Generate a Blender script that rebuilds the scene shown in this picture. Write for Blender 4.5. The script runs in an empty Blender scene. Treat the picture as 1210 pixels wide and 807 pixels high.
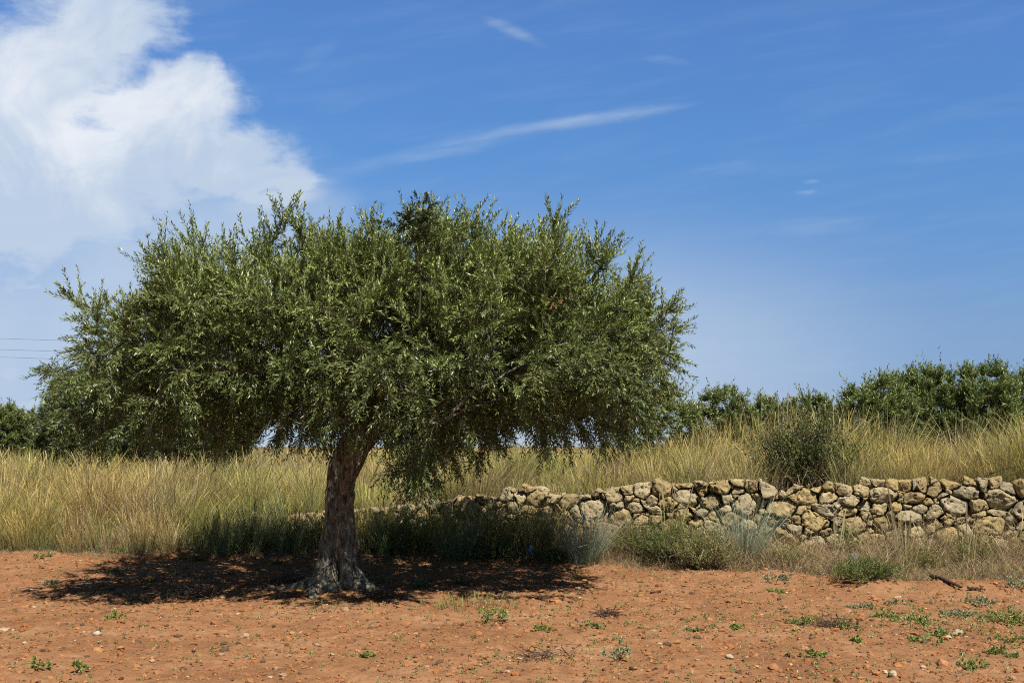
import bpy, math
import numpy as np
from mathutils import Vector

rng = np.random.default_rng(11)
SUN = np.array([0.32, -0.69, 1.0])
SUN = SUN / np.linalg.norm(SUN)
C = bpy.context.scene.collection
PI = math.pi

# ------------------------------------------------------------------ camera geometry
FPX = 1460.0
CAM_H = 1.6
PITCH = math.atan(123.5 / FPX)
cp, sp = math.cos(PITCH), math.sin(PITCH)


def at(x, y, Y):
    """point at distance Y seen at photograph position (x, y)"""
    a, b = (x - 605) / FPX, (403.5 - y) / FPX
    dx, dy, dz = a, cp - b * sp, sp + b * cp
    return np.array([dx * Y / dy, Y, CAM_H + dz * Y / dy])


# ------------------------------------------------------------------ numpy noise
def _hash(ix, iy, iz, seed):
    h = (ix.astype(np.int64) * 374761393 + iy.astype(np.int64) * 668265263 + iz.astype(np.int64) * 2147483647 + seed * 974634777) & 0x7FFFFFFF
    h = (h ^ (h >> 13)) * 1274126177 & 0x7FFFFFFF
    return ((h ^ (h >> 16)) & 0xFFFF) / 65535.0


def vnoise(P, seed=0):
    P = np.asarray(P, float)
    i = np.floor(P).astype(np.int64)
    f = P - i
    f = f * f * f * (f * (f * 6 - 15) + 10)
    x, y, z = i[..., 0], i[..., 1], i[..., 2]
    fx, fy, fz = f[..., 0], f[..., 1], f[..., 2]
    out = 0
    for a in (0, 1):
        for b in (0, 1):
            for c in (0, 1):
                w = (fx if a else 1 - fx) * (fy if b else 1 - fy) * (fz if c else 1 - fz)
                out = out + w * _hash(x + a, y + b, z + c, seed)
    return out * 2 - 1


def fbm(P, octv=4, seed=0, gain=0.5):
    P = np.asarray(P, float)
    s, a, t = 0, 1.0, 0
    for k in range(octv):
        s = s + a * vnoise(P * (2.03 ** k) + 17.3 * k, seed + k)
        t += a
        a *= gain
    return s / t


def xyz(X, Y, Z=0.0):
    return np.stack(np.broadcast_arrays(np.asarray(X, float), np.asarray(Y, float), np.asarray(Z, float)), -1)


def unit(v):
    return v / np.maximum(np.linalg.norm(v, axis=-1, keepdims=True), 1e-9)


def sstep(a, b, x):
    t = np.clip((x - a) / (b - a), 0, 1)
    return t * t * (3 - 2 * t)


# ------------------------------------------------------------------ mesh / object helpers
def np_mesh(name, V, faces, col=None, mat=None, parent=None, smooth=True, loc=None, extra=None):
    V = np.asarray(V, np.float32)
    if loc is not None:
        V = V - np.asarray(loc, np.float32)
    me = bpy.data.meshes.new(name)
    me.vertices.add(len(V))
    me.vertices.foreach_set('co', V.ravel())
    if not isinstance(faces, (list, tuple)):
        faces = [faces]
    faces = [np.asarray(f, np.int32) for f in faces if len(f)]
    tot = np.concatenate([np.full(len(f), f.shape[1], np.int32) for f in faces])
    idx = np.concatenate([f.ravel() for f in faces])
    st = np.concatenate([[0], np.cumsum(tot)[:-1]]).astype(np.int32)
    me.loops.add(len(idx))
    me.loops.foreach_set('vertex_index', idx)
    me.polygons.add(len(tot))
    me.polygons.foreach_set('loop_start', st)
    me.polygons.foreach_set('loop_total', tot)
    me.polygons.foreach_set('use_smooth', np.full(len(tot), smooth, bool))
    me.update(calc_edges=True)
    if col is not None:
        c = np.ones((len(V), 4), np.float32)
        c[:, :3] = col
        a = me.color_attributes.new('tint', 'FLOAT_COLOR', 'POINT')
        a.data.foreach_set('color', c.ravel())
    for k, arr in (extra or {}).items():
        a = me.attributes.new(k, 'FLOAT', 'POINT')
        a.data.foreach_set('value', np.asarray(arr, np.float32).ravel())
    o = bpy.data.objects.new(name, me)
    C.objects.link(o)
    if mat is not None:
        me.materials.append(mat)
    if parent is not None:
        o.parent = parent
    if loc is not None and parent is None:
        o.location = loc
    return o


def tag(o, label=None, cat=None, group=None, kind=None):
    if label:
        o['label'] = label
    if cat:
        o['category'] = cat
    if group:
        o['group'] = group
    if kind:
        o['kind'] = kind
    return o


def thing(name, loc, label, cat, group=None):
    o = bpy.data.objects.new(name, None)
    o.empty_display_size = 0.2
    o.location = loc
    C.objects.link(o)
    return tag(o, label, cat, group)


def copy_tree(o, parent=None):
    c = o.copy()
    C.objects.link(c)
    if parent is not None:
        c.parent = parent
    for ch in list(o.children):
        copy_tree(ch, c)
    return c


class Acc:
    """collects pieces for one mesh"""

    def __init__(self):
        self.V, self.F3, self.F4, self.K, self.n = [], [], [], [], 0

    def add(self, V, F, col=None):
        F = np.asarray(F)
        (self.F3 if F.shape[1] == 3 else self.F4).append(F + self.n)
        self.V.append(V)
        self.K.append(np.broadcast_to(np.asarray(col if col is not None else (1, 1, 1), float), (len(V), 3)))
        self.n += len(V)

    def build(self, name, mat, parent=None, smooth=True, loc=None):
        fs = []
        if self.F3:
            fs.append(np.concatenate(self.F3))
        if self.F4:
            fs.append(np.concatenate(self.F4))
        return np_mesh(name, np.concatenate(self.V), fs, np.concatenate(self.K), mat, parent, smooth, loc)


def tube(P, R, n=6, cap=True):
    P = np.asarray(P, float)
    R = np.broadcast_to(np.asarray(R, float), (len(P),))
    T = unit(np.gradient(P, axis=0))
    ref = np.array([0.31, 0.17, 0.93])
    if abs(T[0] @ ref) > 0.9:
        ref = np.array([0.9, 0.3, 0.1])
    U = []
    u = unit(np.cross(T[0], ref))
    for t in T:
        u = unit(u - t * (u @ t))
        U.append(u)
    U = np.array(U)
    W = np.cross(T, U)
    a = np.arange(n) * 2 * PI / n
    V = (P[:, None] + R[:, None, None] * (np.cos(a)[None, :, None] * U[:, None] + np.sin(a)[None, :, None] * W[:, None])).reshape(-1, 3)
    m = len(P)
    i = np.arange(m - 1)[:, None] * n
    j = np.arange(n)[None]
    k = (j + 1) % n
    F = np.stack([i + j, i + k, i + n + k, i + n + j], -1).reshape(-1, 4)
    return V, F


_ico = {}


def ico(sub):
    if sub not in _ico:
        import bmesh
        bm = bmesh.new()
        bmesh.ops.create_icosphere(bm, subdivisions=sub, radius=1)
        bm.verts.ensure_lookup_table()
        _ico[sub] = (np.array([v.co[:] for v in bm.verts]), np.array([[v.index for v in f.verts] for f in bm.faces]))
        bm.free()
    return _ico[sub]


def rand_rot(n):
    q = rng.normal(size=(n, 4))
    q /= np.linalg.norm(q, axis=1, keepdims=True)
    w, x, y, z = q.T
    return np.stack([1 - 2 * (y * y + z * z), 2 * (x * y - z * w), 2 * (x * z + y * w), 2 * (x * y + z * w), 1 - 2 * (x * x + z * z), 2 * (y * z - x * w),
                     2 * (x * z - y * w), 2 * (y * z + x * w), 1 - 2 * (x * x + y * y)], -1).reshape(n, 3, 3)


def lumps(pos, size, col, sub=2, flat=0.75, rough=0.25):
    """many small irregular lumps as one vertex/face set"""
    n = len(pos)
    v, f = ico(sub)
    m = len(v)
    sc = size[:, None] * rng.uniform(0.65, 1.3, (n, 3))
    d = 1 + rough * vnoise((v[None] * 1.7 + rng.uniform(0, 90, (n, 1, 3))), 5)
    P = v[None] * d[..., None] * sc[:, None]
    P = np.einsum('nij,nmj->nmi', rand_rot(n), P)
    P[..., 2] *= flat
    P += pos[:, None]
    F = (f[None] + (np.arange(n) * m)[:, None, None]).reshape(-1, 3)
    K = np.repeat(col, m, 0)
    return P.reshape(-1, 3), F, K


# ------------------------------------------------------------------ materials
class NT:
    def __init__(self, tree):
        self.t = tree
        self.n, self.l = tree.nodes, tree.links
        self.n.clear()

    def node(self, typ, **kw):
        nd = self.n.new(typ)
        for k, v in kw.items():
            setattr(nd, k, v)
        return nd

    def set(self, sock, v):
        if isinstance(v, bpy.types.NodeSocket):
            self.l.new(v, sock)
        else:
            sock.default_value = v

    def m(self, op, a, b=0.0, c=0.0, clamp=False):
        nd = self.node('ShaderNodeMath', operation=op, use_clamp=clamp)
        self.set(nd.inputs[0], a)
        self.set(nd.inputs[1], b)
        self.set(nd.inputs[2], c)
        return nd.outputs[0]

    def noise(self, vec, scale, detail=4, rough=0.55, col=False, dist=0.0):
        nd = self.node('ShaderNodeTexNoise')
        if vec is not None:
            self.l.new(vec, nd.inputs['Vector'])
        nd.inputs['Scale'].default_value = scale
        nd.inputs['Detail'].default_value = detail
        nd.inputs['Roughness'].default_value = rough
        nd.inputs['Distortion'].default_value = dist
        return nd.outputs['Color' if col else 'Fac']

    def mix(self, fac, a, b, mode='MIX'):
        nd = self.node('ShaderNodeMix', data_type='RGBA', blend_type=mode)
        self.set(nd.inputs[0], fac)
        for s, v in ((nd.inputs[6], a), (nd.inputs[7], b)):
            self.set(s, v if isinstance(v, bpy.types.NodeSocket) else (*v, 1))
        return nd.outputs[2]

    def ramp(self, fac, stops):
        nd = self.node('ShaderNodeValToRGB')
        self.set(nd.inputs[0], fac)
        e = nd.color_ramp.elements
        while len(e) < len(stops):
            e.new(0.5)
        for el, (p, c) in zip(e, stops):
            el.position = p
            el.color = (*c, 1) if isinstance(c, tuple) else (c, c, c, 1)
        return nd.outputs[0]

    def smooth(self, x, a, b):
        nd = self.node('ShaderNodeMapRange', interpolation_type='SMOOTHSTEP')
        self.set(nd.inputs[0], x)
        nd.inputs[1].default_value = a
        nd.inputs[2].default_value = b
        return nd.outputs[0]


def new_mat(name):
    m = bpy.data.materials.new(name)
    m.use_nodes = True
    return m, NT(m.node_tree)


def finish(t, color, rough=0.9, spec=0.2, bump=None, bump_s=0.5, bump_d=0.02, translucent=0.0, tcol=None, alb=0.62):
    if not isinstance(color, bpy.types.NodeSocket):
        color = t.mix(0.0, color, color)
    color = t.mix(1.0, color, (alb, alb, alb), 'MULTIPLY')
    out = t.node('ShaderNodeOutputMaterial')
    p = t.node('ShaderNodeBsdfPrincipled')
    t.set(p.inputs['Base Color'], color)
    t.set(p.inputs['Roughness'], rough)
    p.inputs['Specular IOR Level'].default_value = spec
    if bump is not None:
        b = t.node('ShaderNodeBump')
        b.inputs['Strength'].default_value = bump_s
        b.inputs['Distance'].default_value = bump_d
        t.l.new(bump, b.inputs['Height'])
        t.l.new(b.outputs[0], p.inputs['Normal'])
    if translucent > 0:
        tr = t.node('ShaderNodeBsdfTranslucent')
        t.set(tr.inputs[0], tcol if tcol is not None else color)
        mx = t.node('ShaderNodeMixShader')
        mx.inputs[0].default_value = translucent
        t.l.new(p.outputs[0], mx.inputs[1])
        t.l.new(tr.outputs[0], mx.inputs[2])
        t.l.new(mx.outputs[0], out.inputs[0])
    else:
        t.l.new(p.outputs[0], out.inputs[0])


def tint(t):
    return t.node('ShaderNodeAttribute', attribute_name='tint').outputs['Color']


def pos(t):
    return t.node('ShaderNodeNewGeometry').outputs['Position']


def leaf_material(name, under=(0.20, 0.255, 0.115), under_mix=0.6, rough=0.40, trans=0.12, spec=0.42, alb=0.78):
    m, t = new_mat(name)
    g = t.node('ShaderNodeNewGeometry')
    c = tint(t)
    top = t.mix(t.m('MULTIPLY', t.smooth(t.noise(g.outputs['Position'], 2.2, 4), 0.45, 0.65), 0.45), c, (0.16, 0.175, 0.045))
    c2 = t.mix(t.m('MULTIPLY', g.outputs['Backfacing'], under_mix), top, under)
    finish(t, c2, rough, spec, alb=alb, translucent=trans, tcol=t.mix(0.5, c, (0.13, 0.17, 0.025)))
    return m


def tint_material(name, rough=0.9, spec=0.15, trans=0.0, bump_scale=None, bump_d=0.01, var=0.25, vscale=40.0):
    m, t = new_mat(name)
    P = pos(t)
    c = tint(t)
    n = t.noise(P, vscale, 4)
    col = t.mix(1.0, c, t.ramp(n, [(0.25, 1 - var), (0.75, 1 + var)]), 'MULTIPLY')
    b = t.noise(P, bump_scale, 5, 0.65) if bump_scale else None
    finish(t, col, rough, spec, b, 0.8, bump_d, trans)
    return m


M = {}
M['leaf'] = leaf_material('olive_leaf')
M['far_leaf'] = leaf_material('grove_leaf', under_mix=0.45, alb=1.0)
M['shrub_leaf'] = leaf_material('shrub_leaf', under=(0.16, 0.19, 0.09), under_mix=0.4, spec=0.3)
M['grass'] = tint_material('grass_blade', 0.65, 0.3, 0.28, var=0.12, vscale=6)
M['twig'] = tint_material('dry_twig', 0.85, 0.2)
M['clod'] = tint_material('soil_clod', 0.95, 0.1, bump_scale=120, bump_d=0.004, var=0.2, vscale=60)
M['pebble'] = tint_material('pale_pebble', 0.85, 0.2, bump_scale=90, bump_d=0.004, var=0.25, vscale=45)
M['fruit'] = tint_material('olive_fruit', 0.35, 0.5, 0.0, var=0.1)

# bark
m, t = new_mat('olive_bark')
P = pos(t)
mp = t.node('ShaderNodeMapping')
mp.inputs['Scale'].default_value = (1, 1, 0.32)
t.l.new(P, mp.inputs[0])
n1 = t.noise(mp.outputs[0], 26, 6, 0.65, dist=0.6)
n2 = t.noise(mp.outputs[0], 90, 5, 0.7)
n3 = t.noise(P, 4.5, 3)
vor = t.node('ShaderNodeTexVoronoi', feature='DISTANCE_TO_EDGE')
vor.inputs['Scale'].default_value = 30
t.l.new(mp.outputs[0], vor.inputs['Vector'])
crack = t.smooth(vor.outputs['Distance'], 0.0, 0.16)
h = t.m('ADD', t.m('MULTIPLY', n1, 1.0), t.m('ADD', t.m('MULTIPLY', crack, 0.35), t.m('MULTIPLY', n2, 0.3)))
cc = t.ramp(n1, [(0.34, (0.062, 0.056, 0.045)), (0.47, (0.24, 0.22, 0.175)), (0.66, (0.64, 0.60, 0.49))])
cc = t.mix(t.smooth(n3, 0.5, 0.75), cc, (0.30, 0.27, 0.20))
finish(t, cc, 0.9, 0.15, h, 1.0, 0.03, alb=0.54)
M['bark'] = m

# limestone
m, t = new_mat('weathered_limestone')
P = pos(t)
c = tint(t)
n1 = t.noise(P, 9, 6, 0.65)
n2 = t.noise(P, 46, 5, 0.7)
n3 = t.noise(P, 3.0, 4, 0.6)
vp = t.node('ShaderNodeTexVoronoi')
vp.inputs['Scale'].default_value = 17
vp.inputs['Randomness'].default_value = 1
wv = t.node('ShaderNodeVectorMath', operation='ADD')
t.l.new(P, wv.inputs[0])
sc_ = t.node('ShaderNodeVectorMath', operation='SCALE')
t.l.new(t.noise(P, 20, 3, col=True), sc_.inputs[0])
sc_.inputs['Scale'].default_value = 0.05
t.l.new(sc_.outputs[0], wv.inputs[1])
t.l.new(wv.outputs[0], vp.inputs['Vector'])
pit = t.m('MULTIPLY', t.m('SUBTRACT', 1.0, t.smooth(vp.outputs['Distance'], 0.12, 0.30)), t.smooth(n3, 0.45, 0.6))
col = t.mix(1.0, c, t.ramp(n1, [(0.25, 0.55), (0.5, 1.0), (0.8, 1.3)]), 'MULTIPLY')
col = t.mix(t.m('MULTIPLY', t.smooth(t.noise(P, 14, 5, 0.7), 0.54, 0.66), 0.5), col, (0.17, 0.15, 0.095))
col = t.mix(t.m('MULTIPLY', t.smooth(t.noise(P, 7, 5, 0.7), 0.56, 0.70), 0.5), col, (0.38, 0.27, 0.09))
h = t.m('SUBTRACT', t.m('ADD', t.m('MULTIPLY', n1, 0.8), t.m('MULTIPLY', n2, 0.45)), t.m('MULTIPLY', pit, 0.9))
finish(t, col, 0.92, 0.12, h, 1.0, 0.045)
M['stone'] = m

# ground
m, t = new_mat('red_soil')
P = pos(t)
lit = t.node('ShaderNodeAttribute', attribute_name='litter').outputs['Fac']
n1 = t.noise(P, 0.8, 7, 0.66)
n2 = t.noise(P, 7, 6, 0.65)
n3 = t.noise(P, 55, 4, 0.7)
soil = t.ramp(n1, [(0.34, (0.305, 0.152, 0.076)), (0.50, (0.39, 0.198, 0.100)), (0.68, (0.46, 0.262, 0.145))])
soil = t.mix(1.0, soil, t.ramp(n2, [(0.3, 0.78), (0.7, 1.22)]), 'MULTIPLY')
soil = t.mix(t.m('MULTIPLY', t.smooth(n3, 0.62, 0.74), 0.45), soil, (0.46, 0.27, 0.16))
straw = t.mix(n2, (0.22, 0.15, 0.075), (0.40, 0.30, 0.16))
straw = t.mix(t.smooth(n3, 0.45, 0.62), straw, (0.16, 0.12, 0.07))
lm = t.m('ADD', lit, t.m('MULTIPLY', t.m('SUBTRACT', t.noise(P, 2.2, 6, 0.7), 0.5), 1.9))
col = t.mix(t.smooth(lm, 0.35, 0.65), soil, straw)
hb = t.m('ADD', t.m('MULTIPLY', n2, 1.0), t.m('MULTIPLY', n3, 0.5))
finish(t, col, 0.96, 0.08, hb, 0.9, 0.03, alb=0.575)
M['soil'] = m


def plain_mat(name, col, rough=0.5, spec=0.4):
    m, t = new_mat(name)
    c = t.mix(t.noise(pos(t), 60, 4), tuple(0.85 * k for k in col), tuple(min(1, 1.15 * k) for k in col))
    finish(t, c, rough, spec)
    return m


M['blue_plastic'] = plain_mat('blue_plastic', (0.12, 0.20, 0.40), 0.85, 0.1)
M['grey_plastic'] = plain_mat('grey_plastic', (0.22, 0.25, 0.30), 0.85, 0.1)
M['wire'] = plain_mat('wire_metal', (0.05, 0.05, 0.055), 0.5)
M['wood'] = plain_mat('pole_wood', (0.16, 0.12, 0.08), 0.9, 0.1)
M['porcelain'] = plain_mat('insulator_porcelain', (0.45, 0.42, 0.38), 0.25)

# ------------------------------------------------------------------ terrain
EDGE = np.array([(-60, 21), (-10, 18.6), (-7.5, 18.2), (-4.4, 17.7), (-2, 17.3), (0, 17.0), (1.4, 16.3), (2.8, 15.5), (3.9, 14.7), (6, 14.35), (9, 14.2), (60, 12)], float)
WTOP = np.array([(-5.0, 0.38), (-4.4, 0.44), (-3, 0.55), (-2, 0.63), (-0.6, 0.80), (0.2, 0.98), (0.7, 0.86), (1.3, 0.93), (2.0, 1.06), (3, 1.05), (4, 1.02), (5, 1.10), (6, 1.10), (7, 1.13), (9.5, 1.1)], float)


def y_edge(X):
    X = np.asarray(X, float)
    return np.interp(X, EDGE[:, 0], EDGE[:, 1]) + 0.28 * fbm(xyz(X * 0.9, 3.3), 3, 19)


def y_wall(X):
    return 17.95 - 0.235 * (X - 1.0) + 0.07 * np.sin(X * 1.3)


def z_wall(X):
    return np.interp(X, WTOP[:, 0], WTOP[:, 1])


def gz_low(X, Y):
    X, Y = np.broadcast_arrays(np.asarray(X, float), np.asarray(Y, float))
    z = 0.045 * fbm(xyz(X * 0.45, Y * 0.45), 3, 3) * sstep(60, 30, np.abs(Y))
    ye, yw = y_edge(X), y_wall(X)
    z = z + 0.24 * sstep(ye - 0.4, yw - 0.1, Y)
    # small thrown-up ridge of soil at the right-hand edge of the field
    z = z + 0.10 * np.exp(-((Y - (ye - 0.35)) / 0.4) ** 2) * sstep(1.2, 3.5, X)
    back = np.where(X > -4.8, z_wall(X) - 0.22, 0.5)
    has = sstep(-5.6, -4.7, X)
    zb_wall = sstep(yw + 0.16, yw + 0.40, Y)
    zb_soft = sstep(yw - 0.8, yw + 4.0, Y)
    zb = has * zb_wall + (1 - has) * zb_soft
    far = sstep(yw, yw + 9, Y)
    tgt = back * (1 - far) + 0.72 * far
    z = z * (1 - zb) + tgt * zb
    d = np.hypot(X + 1.87, Y - 13.5)
    z = z + 0.07 * np.exp(-(d / 0.9) ** 2)
    return z


def clods(X, Y):
    r = fbm(xyz(X * 2.2, Y * 2.2, 3.1), 3, 21) * 0.042
    n = fbm(xyz(X * 9, Y * 9), 3, 31)
    r = r + 0.032 * np.abs(n) ** 1.3 + 0.010 * fbm(xyz(X * 28, Y * 28), 2, 41)
    return r


def gz(X, Y):
    return gz_low(X, Y)


def ground_at(x, y):
    """the point of the ground seen at photograph position (x, y)"""
    lo, hi = 4.0, 60.0
    Ys = np.linspace(lo, hi, 1500)
    pts = np.array([at(x, y, Y) for Y in (1.0,)])[0]
    dx, dz = pts[0], pts[2] - CAM_H
    zr = CAM_H + dz * Ys
    g = gz_low(dx * Ys, Ys)
    k = np.argmax(zr <= g)
    if zr[k] > g[k]:
        k = len(Ys) - 1
    return np.array([dx * Ys[k], Ys[k], g[k]])


def grid_lines(segs):
    out = []
    for a, b, d in segs:
        out.append(np.arange(a, b, d))
    return np.concatenate(out)


gx = np.concatenate([-np.geomspace(900, 9.6, 40), np.arange(-9.5, 9.5, 0.026), np.geomspace(9.6, 900, 40)])
gy = np.concatenate([-np.geomspace(60, 3, 12)[:-1], np.arange(-3, 7.5, 0.4), np.arange(7.5, 15.0, 0.024), np.arange(15.0, 21.5, 0.05), np.arange(21.5, 40, 0.6), np.geomspace(40, 1500, 40)])
GX, GY = np.meshgrid(gx, gy)
GZ = gz_low(GX, GY)
mask = sstep(0.6, -0.3, GY - y_edge(GX)) * (np.abs(GX) < 9.6) * (GY > 7)
GZ = GZ + clods(GX, GY) * (0.25 + 0.75 * mask) * (np.abs(GX) < 9.6) * (GY > 7) * (GY < 21.5)
lit = sstep(-0.5, 0.9, GY - y_edge(GX))
# straw and leaf litter lying under the tree
nx, ny = len(gx), len(gy)
i = np.arange(ny - 1)[:, None] * nx + np.arange(nx - 1)[None]
F = np.stack([i, i + 1, i + nx + 1, i + nx], -1).reshape(-1, 4)
o = np_mesh('ground', np.stack([GX, GY, GZ], -1).reshape(-1, 3), F, None, M['soil'], extra={'litter': lit})
tag(o, 'bare red tilled soil rising into straw covered ground', kind='structure')

# ------------------------------------------------------------------ leaves along shoots
LEAF = np.array([(0, 0, 0), (0.5, 0.42, 0.10), (0, 1.0, -0.02), (-0.5, 0.42, 0.10)])  # x across, y along, z normal
LEAF_F = np.array([(0, 1, 2), (0, 2, 3)])


def shoot_leaves(O, D, L, bend, pairs, leaf_len, leaf_w, colA, colB, up_bias=0.6, spread=0.75, t0=0.12, jitter=0.35, colw=None):
    """opposite leaves along many curved shoots. O,D,bend (n,3); L,pairs (n,)"""
    n = len(O)
    tot = pairs.astype(int)
    s = np.repeat(np.arange(n), tot * 2)
    k = np.concatenate([np.repeat(np.arange(p), 2) for p in tot]) if n else np.zeros(0)
    side = np.tile([1.0, -1.0], tot.sum())
    m = len(s)
    tt = t0 + (1 - t0) * (k + 0.5 + rng.uniform(-0.3, 0.3, m)) / tot[s]
    T = unit(D[s] + 2 * bend[s] * tt[:, None])
    Pp = O[s] + (D[s] * tt[:, None] + bend[s] * (tt ** 2)[:, None]) * L[s][:, None]
    ref = unit(rng.normal(size=(n, 3)))[s]
    A = unit(np.cross(T, ref))
    B = np.cross(T, A)
    ph = k * (PI / 2) + rng.uniform(-0.5, 0.5, m)
    S = (A * np.cos(ph)[:, None] + B * np.sin(ph)[:, None]) * side[:, None]
    dirv = unit(T * (1 - 0.15 * (tt < 0.5))[:, None] + S * (spread * rng.uniform(0.6, 1.3, m))[:, None] + rng.normal(0, jitter * 0.5, (m, 3)))
    nrm = T * 0.5 + np.array([0, 0, up_bias]) + rng.normal(0, jitter, (m, 3))
    nrm = unit(nrm - dirv * (nrm * dirv).sum(1, keepdims=True))
    acr = np.cross(dirv, nrm)
    ll = leaf_len * rng.uniform(0.7, 1.2, m) * (1 - 0.35 * np.abs(tt - 0.45))
    ww = leaf_w * rng.uniform(0.8, 1.25, m)
    V = Pp[:, None] + acr[:, None] * (LEAF[None, :, 0, None] * ww[:, None, None]) + dirv[:, None] * (LEAF[None, :, 1, None] * ll[:, None, None]) + nrm[:, None] * (LEAF[None, :, 2, None] * ww[:, None, None])
    F = (LEAF_F[None] + (np.arange(m) * 4)[:, None, None]).reshape(-1, 3)
    w = rng.uniform(0, 1, m) if colw is None else np.clip(colw[s] + rng.normal(0, 0.22, m), 0, 1)
    K = np.asarray(colA)[None] * (1 - w[:, None]) + np.asarray(colB)[None] * w[:, None]
    K = K * rng.uniform(0.8, 1.2, (m, 1))
    return V.reshape(-1, 3), F, np.repeat(K, 4, 0)


def shoot_stems(O, D, L, bend, r0, col, segs=3):
    """thin three-sided stems for many shoots"""
    n = len(O)
    tt = np.linspace(0, 1, segs + 1)
    Pp = O[:, None] + (D[:, None] * tt[None, :, None] + bend[:, None] * (tt ** 2)[None, :, None]) * L[:, None, None]
    A = unit(np.cross(D, unit(rng.normal(size=(n, 3)))))
    B = np.cross(D, A)
    a = np.arange(3) * 2 * PI / 3
    ring = np.cos(a)[None, :, None] * A[:, None] + np.sin(a)[None, :, None] * B[:, None]
    R = r0[:, None] * (1 - 0.75 * tt)[None]
    V = Pp[:, :, None] + R[:, :, None, None] * ring[:, None]
    q = []
    for k in range(segs):
        for j in range(3):
            q.append((k * 3 + j, k * 3 + (j + 1) % 3, (k + 1) * 3 + (j + 1) % 3, (k + 1) * 3 + j))
    F = (np.array(q)[None] + (np.arange(n) * 3 * (segs + 1))[:, None, None]).reshape(-1, 4)
    K = np.broadcast_to(col, (n * 3 * (segs + 1), 3)) * np.repeat(rng.uniform(0.7, 1.3, (n, 1)), 3 * (segs + 1), 0)
    return V.reshape(-1, 3), F, K


# ------------------------------------------------------------------ branching by space colonisation
def colonise(seeds, parents, attr, step=0.11, infl=3.0, kill=0.17, iters=160, jit=0.25):
    N = [np.array(p, float) for p in seeds]
    par = list(parents)
    A = attr.copy()
    best = np.full(len(A), 1e9)
    bi = np.zeros(len(A), int)
    nn = np.array(N)
    d = np.linalg.norm(A[:, None] - nn[None], axis=2)
    best, bi = d.min(1), d.argmin(1)
    alive = best > kill
    for it in range(iters):
        A, best, bi = A[alive], best[alive], bi[alive]
        if not len(A):
            break
        act = best < infl
        if not act.any():
            break
        nn = np.array(N)
        dirs = unit(A[act] - nn[bi[act]])
        acc = np.zeros((len(N), 3))
        np.add.at(acc, bi[act], dirs)
        idx = np.unique(bi[act])
        g = unit(unit(acc[idx]) + rng.normal(0, jit, (len(idx), 3)))
        new = nn[idx] + g * step
        s0 = len(N)
        N.extend(new)
        par.extend(idx.tolist())
        d = np.linalg.norm(A[:, None] - new[None], axis=2)
        k = d.argmin(1)
        dm = d[np.arange(len(A)), k]
        up = dm < best
        best[up] = dm[up]
        bi[up] = k[up] + s0
        alive = best > kill
    return np.array(N), np.array(par)


def tree_skeleton(N, par, tip=0.0035, expo=2.35, rmax=None):
    n = len(N)
    kids = [[] for _ in range(n)]
    for c, p in enumerate(par):
        if p >= 0:
            kids[p].append(c)
    acc = np.zeros(n)
    for c in range(n - 1, -1, -1):
        if not kids[c]:
            acc[c] = tip ** expo
        if par[c] >= 0:
            acc[par[c]] += acc[c]
    R = acc ** (1 / expo)
    if rmax is not None and R.max() > rmax:
        R = np.where(R > 0.02, 0.02 + (R - 0.02) * (rmax - 0.02) / (R.max() - 0.02), R)
    return kids, R


def chains(kids, R, root=0):
    out, st = [], [(root, -1)]
    while st:
        c, p = st.pop()
        ch = ([p] if p >= 0 else []) + [c]
        while kids[c]:
            ks = sorted(kids[c], key=lambda q: -R[q])
            for q in ks[1:]:
                st.append((q, c))
            c = ks[0]
            ch.append(c)
        out.append(ch)
    return out


def poly_inside(P, poly):
    x, y = P[:, 0], P[:, 1]
    ins = np.zeros(len(P), bool)
    dist = np.full(len(P), 1e9)
    for (x1, y1), (x2, y2) in zip(poly, np.roll(poly, -1, 0)):
        cond = ((y1 > y) != (y2 > y)) & (x < (x2 - x1) * (y - y1) / (y2 - y1 + 1e-12) + x1)
        ins ^= cond
        ex, ey = x2 - x1, y2 - y1
        tt = np.clip(((x - x1) * ex + (y - y1) * ey) / (ex * ex + ey * ey + 1e-12), 0, 1)
        dist = np.minimum(dist, np.hypot(x - x1 - tt * ex, y - y1 - tt * ey))
    return ins, dist


# ------------------------------------------------------------------ the olive tree
TY = 13.5
base = at(400, 700, TY)
base[2] = gz(base[0], base[1])
tree = thing('olive_tree', base, 'large olive tree with gnarled grey trunk and broad rounded crown on red soil', 'tree')
tl = Vector(base)
outline = [(60, 436), (70, 382), (94, 342), (122, 318), (152, 330), (172, 318), (186, 300), (204, 290), (232, 278), (268, 272), (300, 290), (320, 297),
           (332, 260), (352, 246), (376, 255), (402, 266), (432, 262), (460, 252), (495, 262), (545, 258), (582, 262), (620, 270), (650, 250), (680, 262),
           (716, 296), (746, 308), (768, 290), (790, 330), (816, 374), (826, 410), (814, 440), (802, 470), (786, 526), (745, 540), (700, 542), (640, 552),
           (600, 560), (572, 566), (545, 594), (500, 606), (450, 598), (432, 566), (372, 550), (342, 560), (300, 540), (270, 556), (230, 548), (196, 552),
           (150, 546), (118, 552), (84, 522), (70, 470)]
poly = np.array([(lambda q: (q[0], q[2]))(at(x, y, TY)) for x, y in outline])
cen = np.array([-1.6, TY, 2.7])


lobe_c = rng.uniform((-5.3, 10.6, 1.2), (2.2, 17.2, 4.4), (520, 3))


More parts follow.
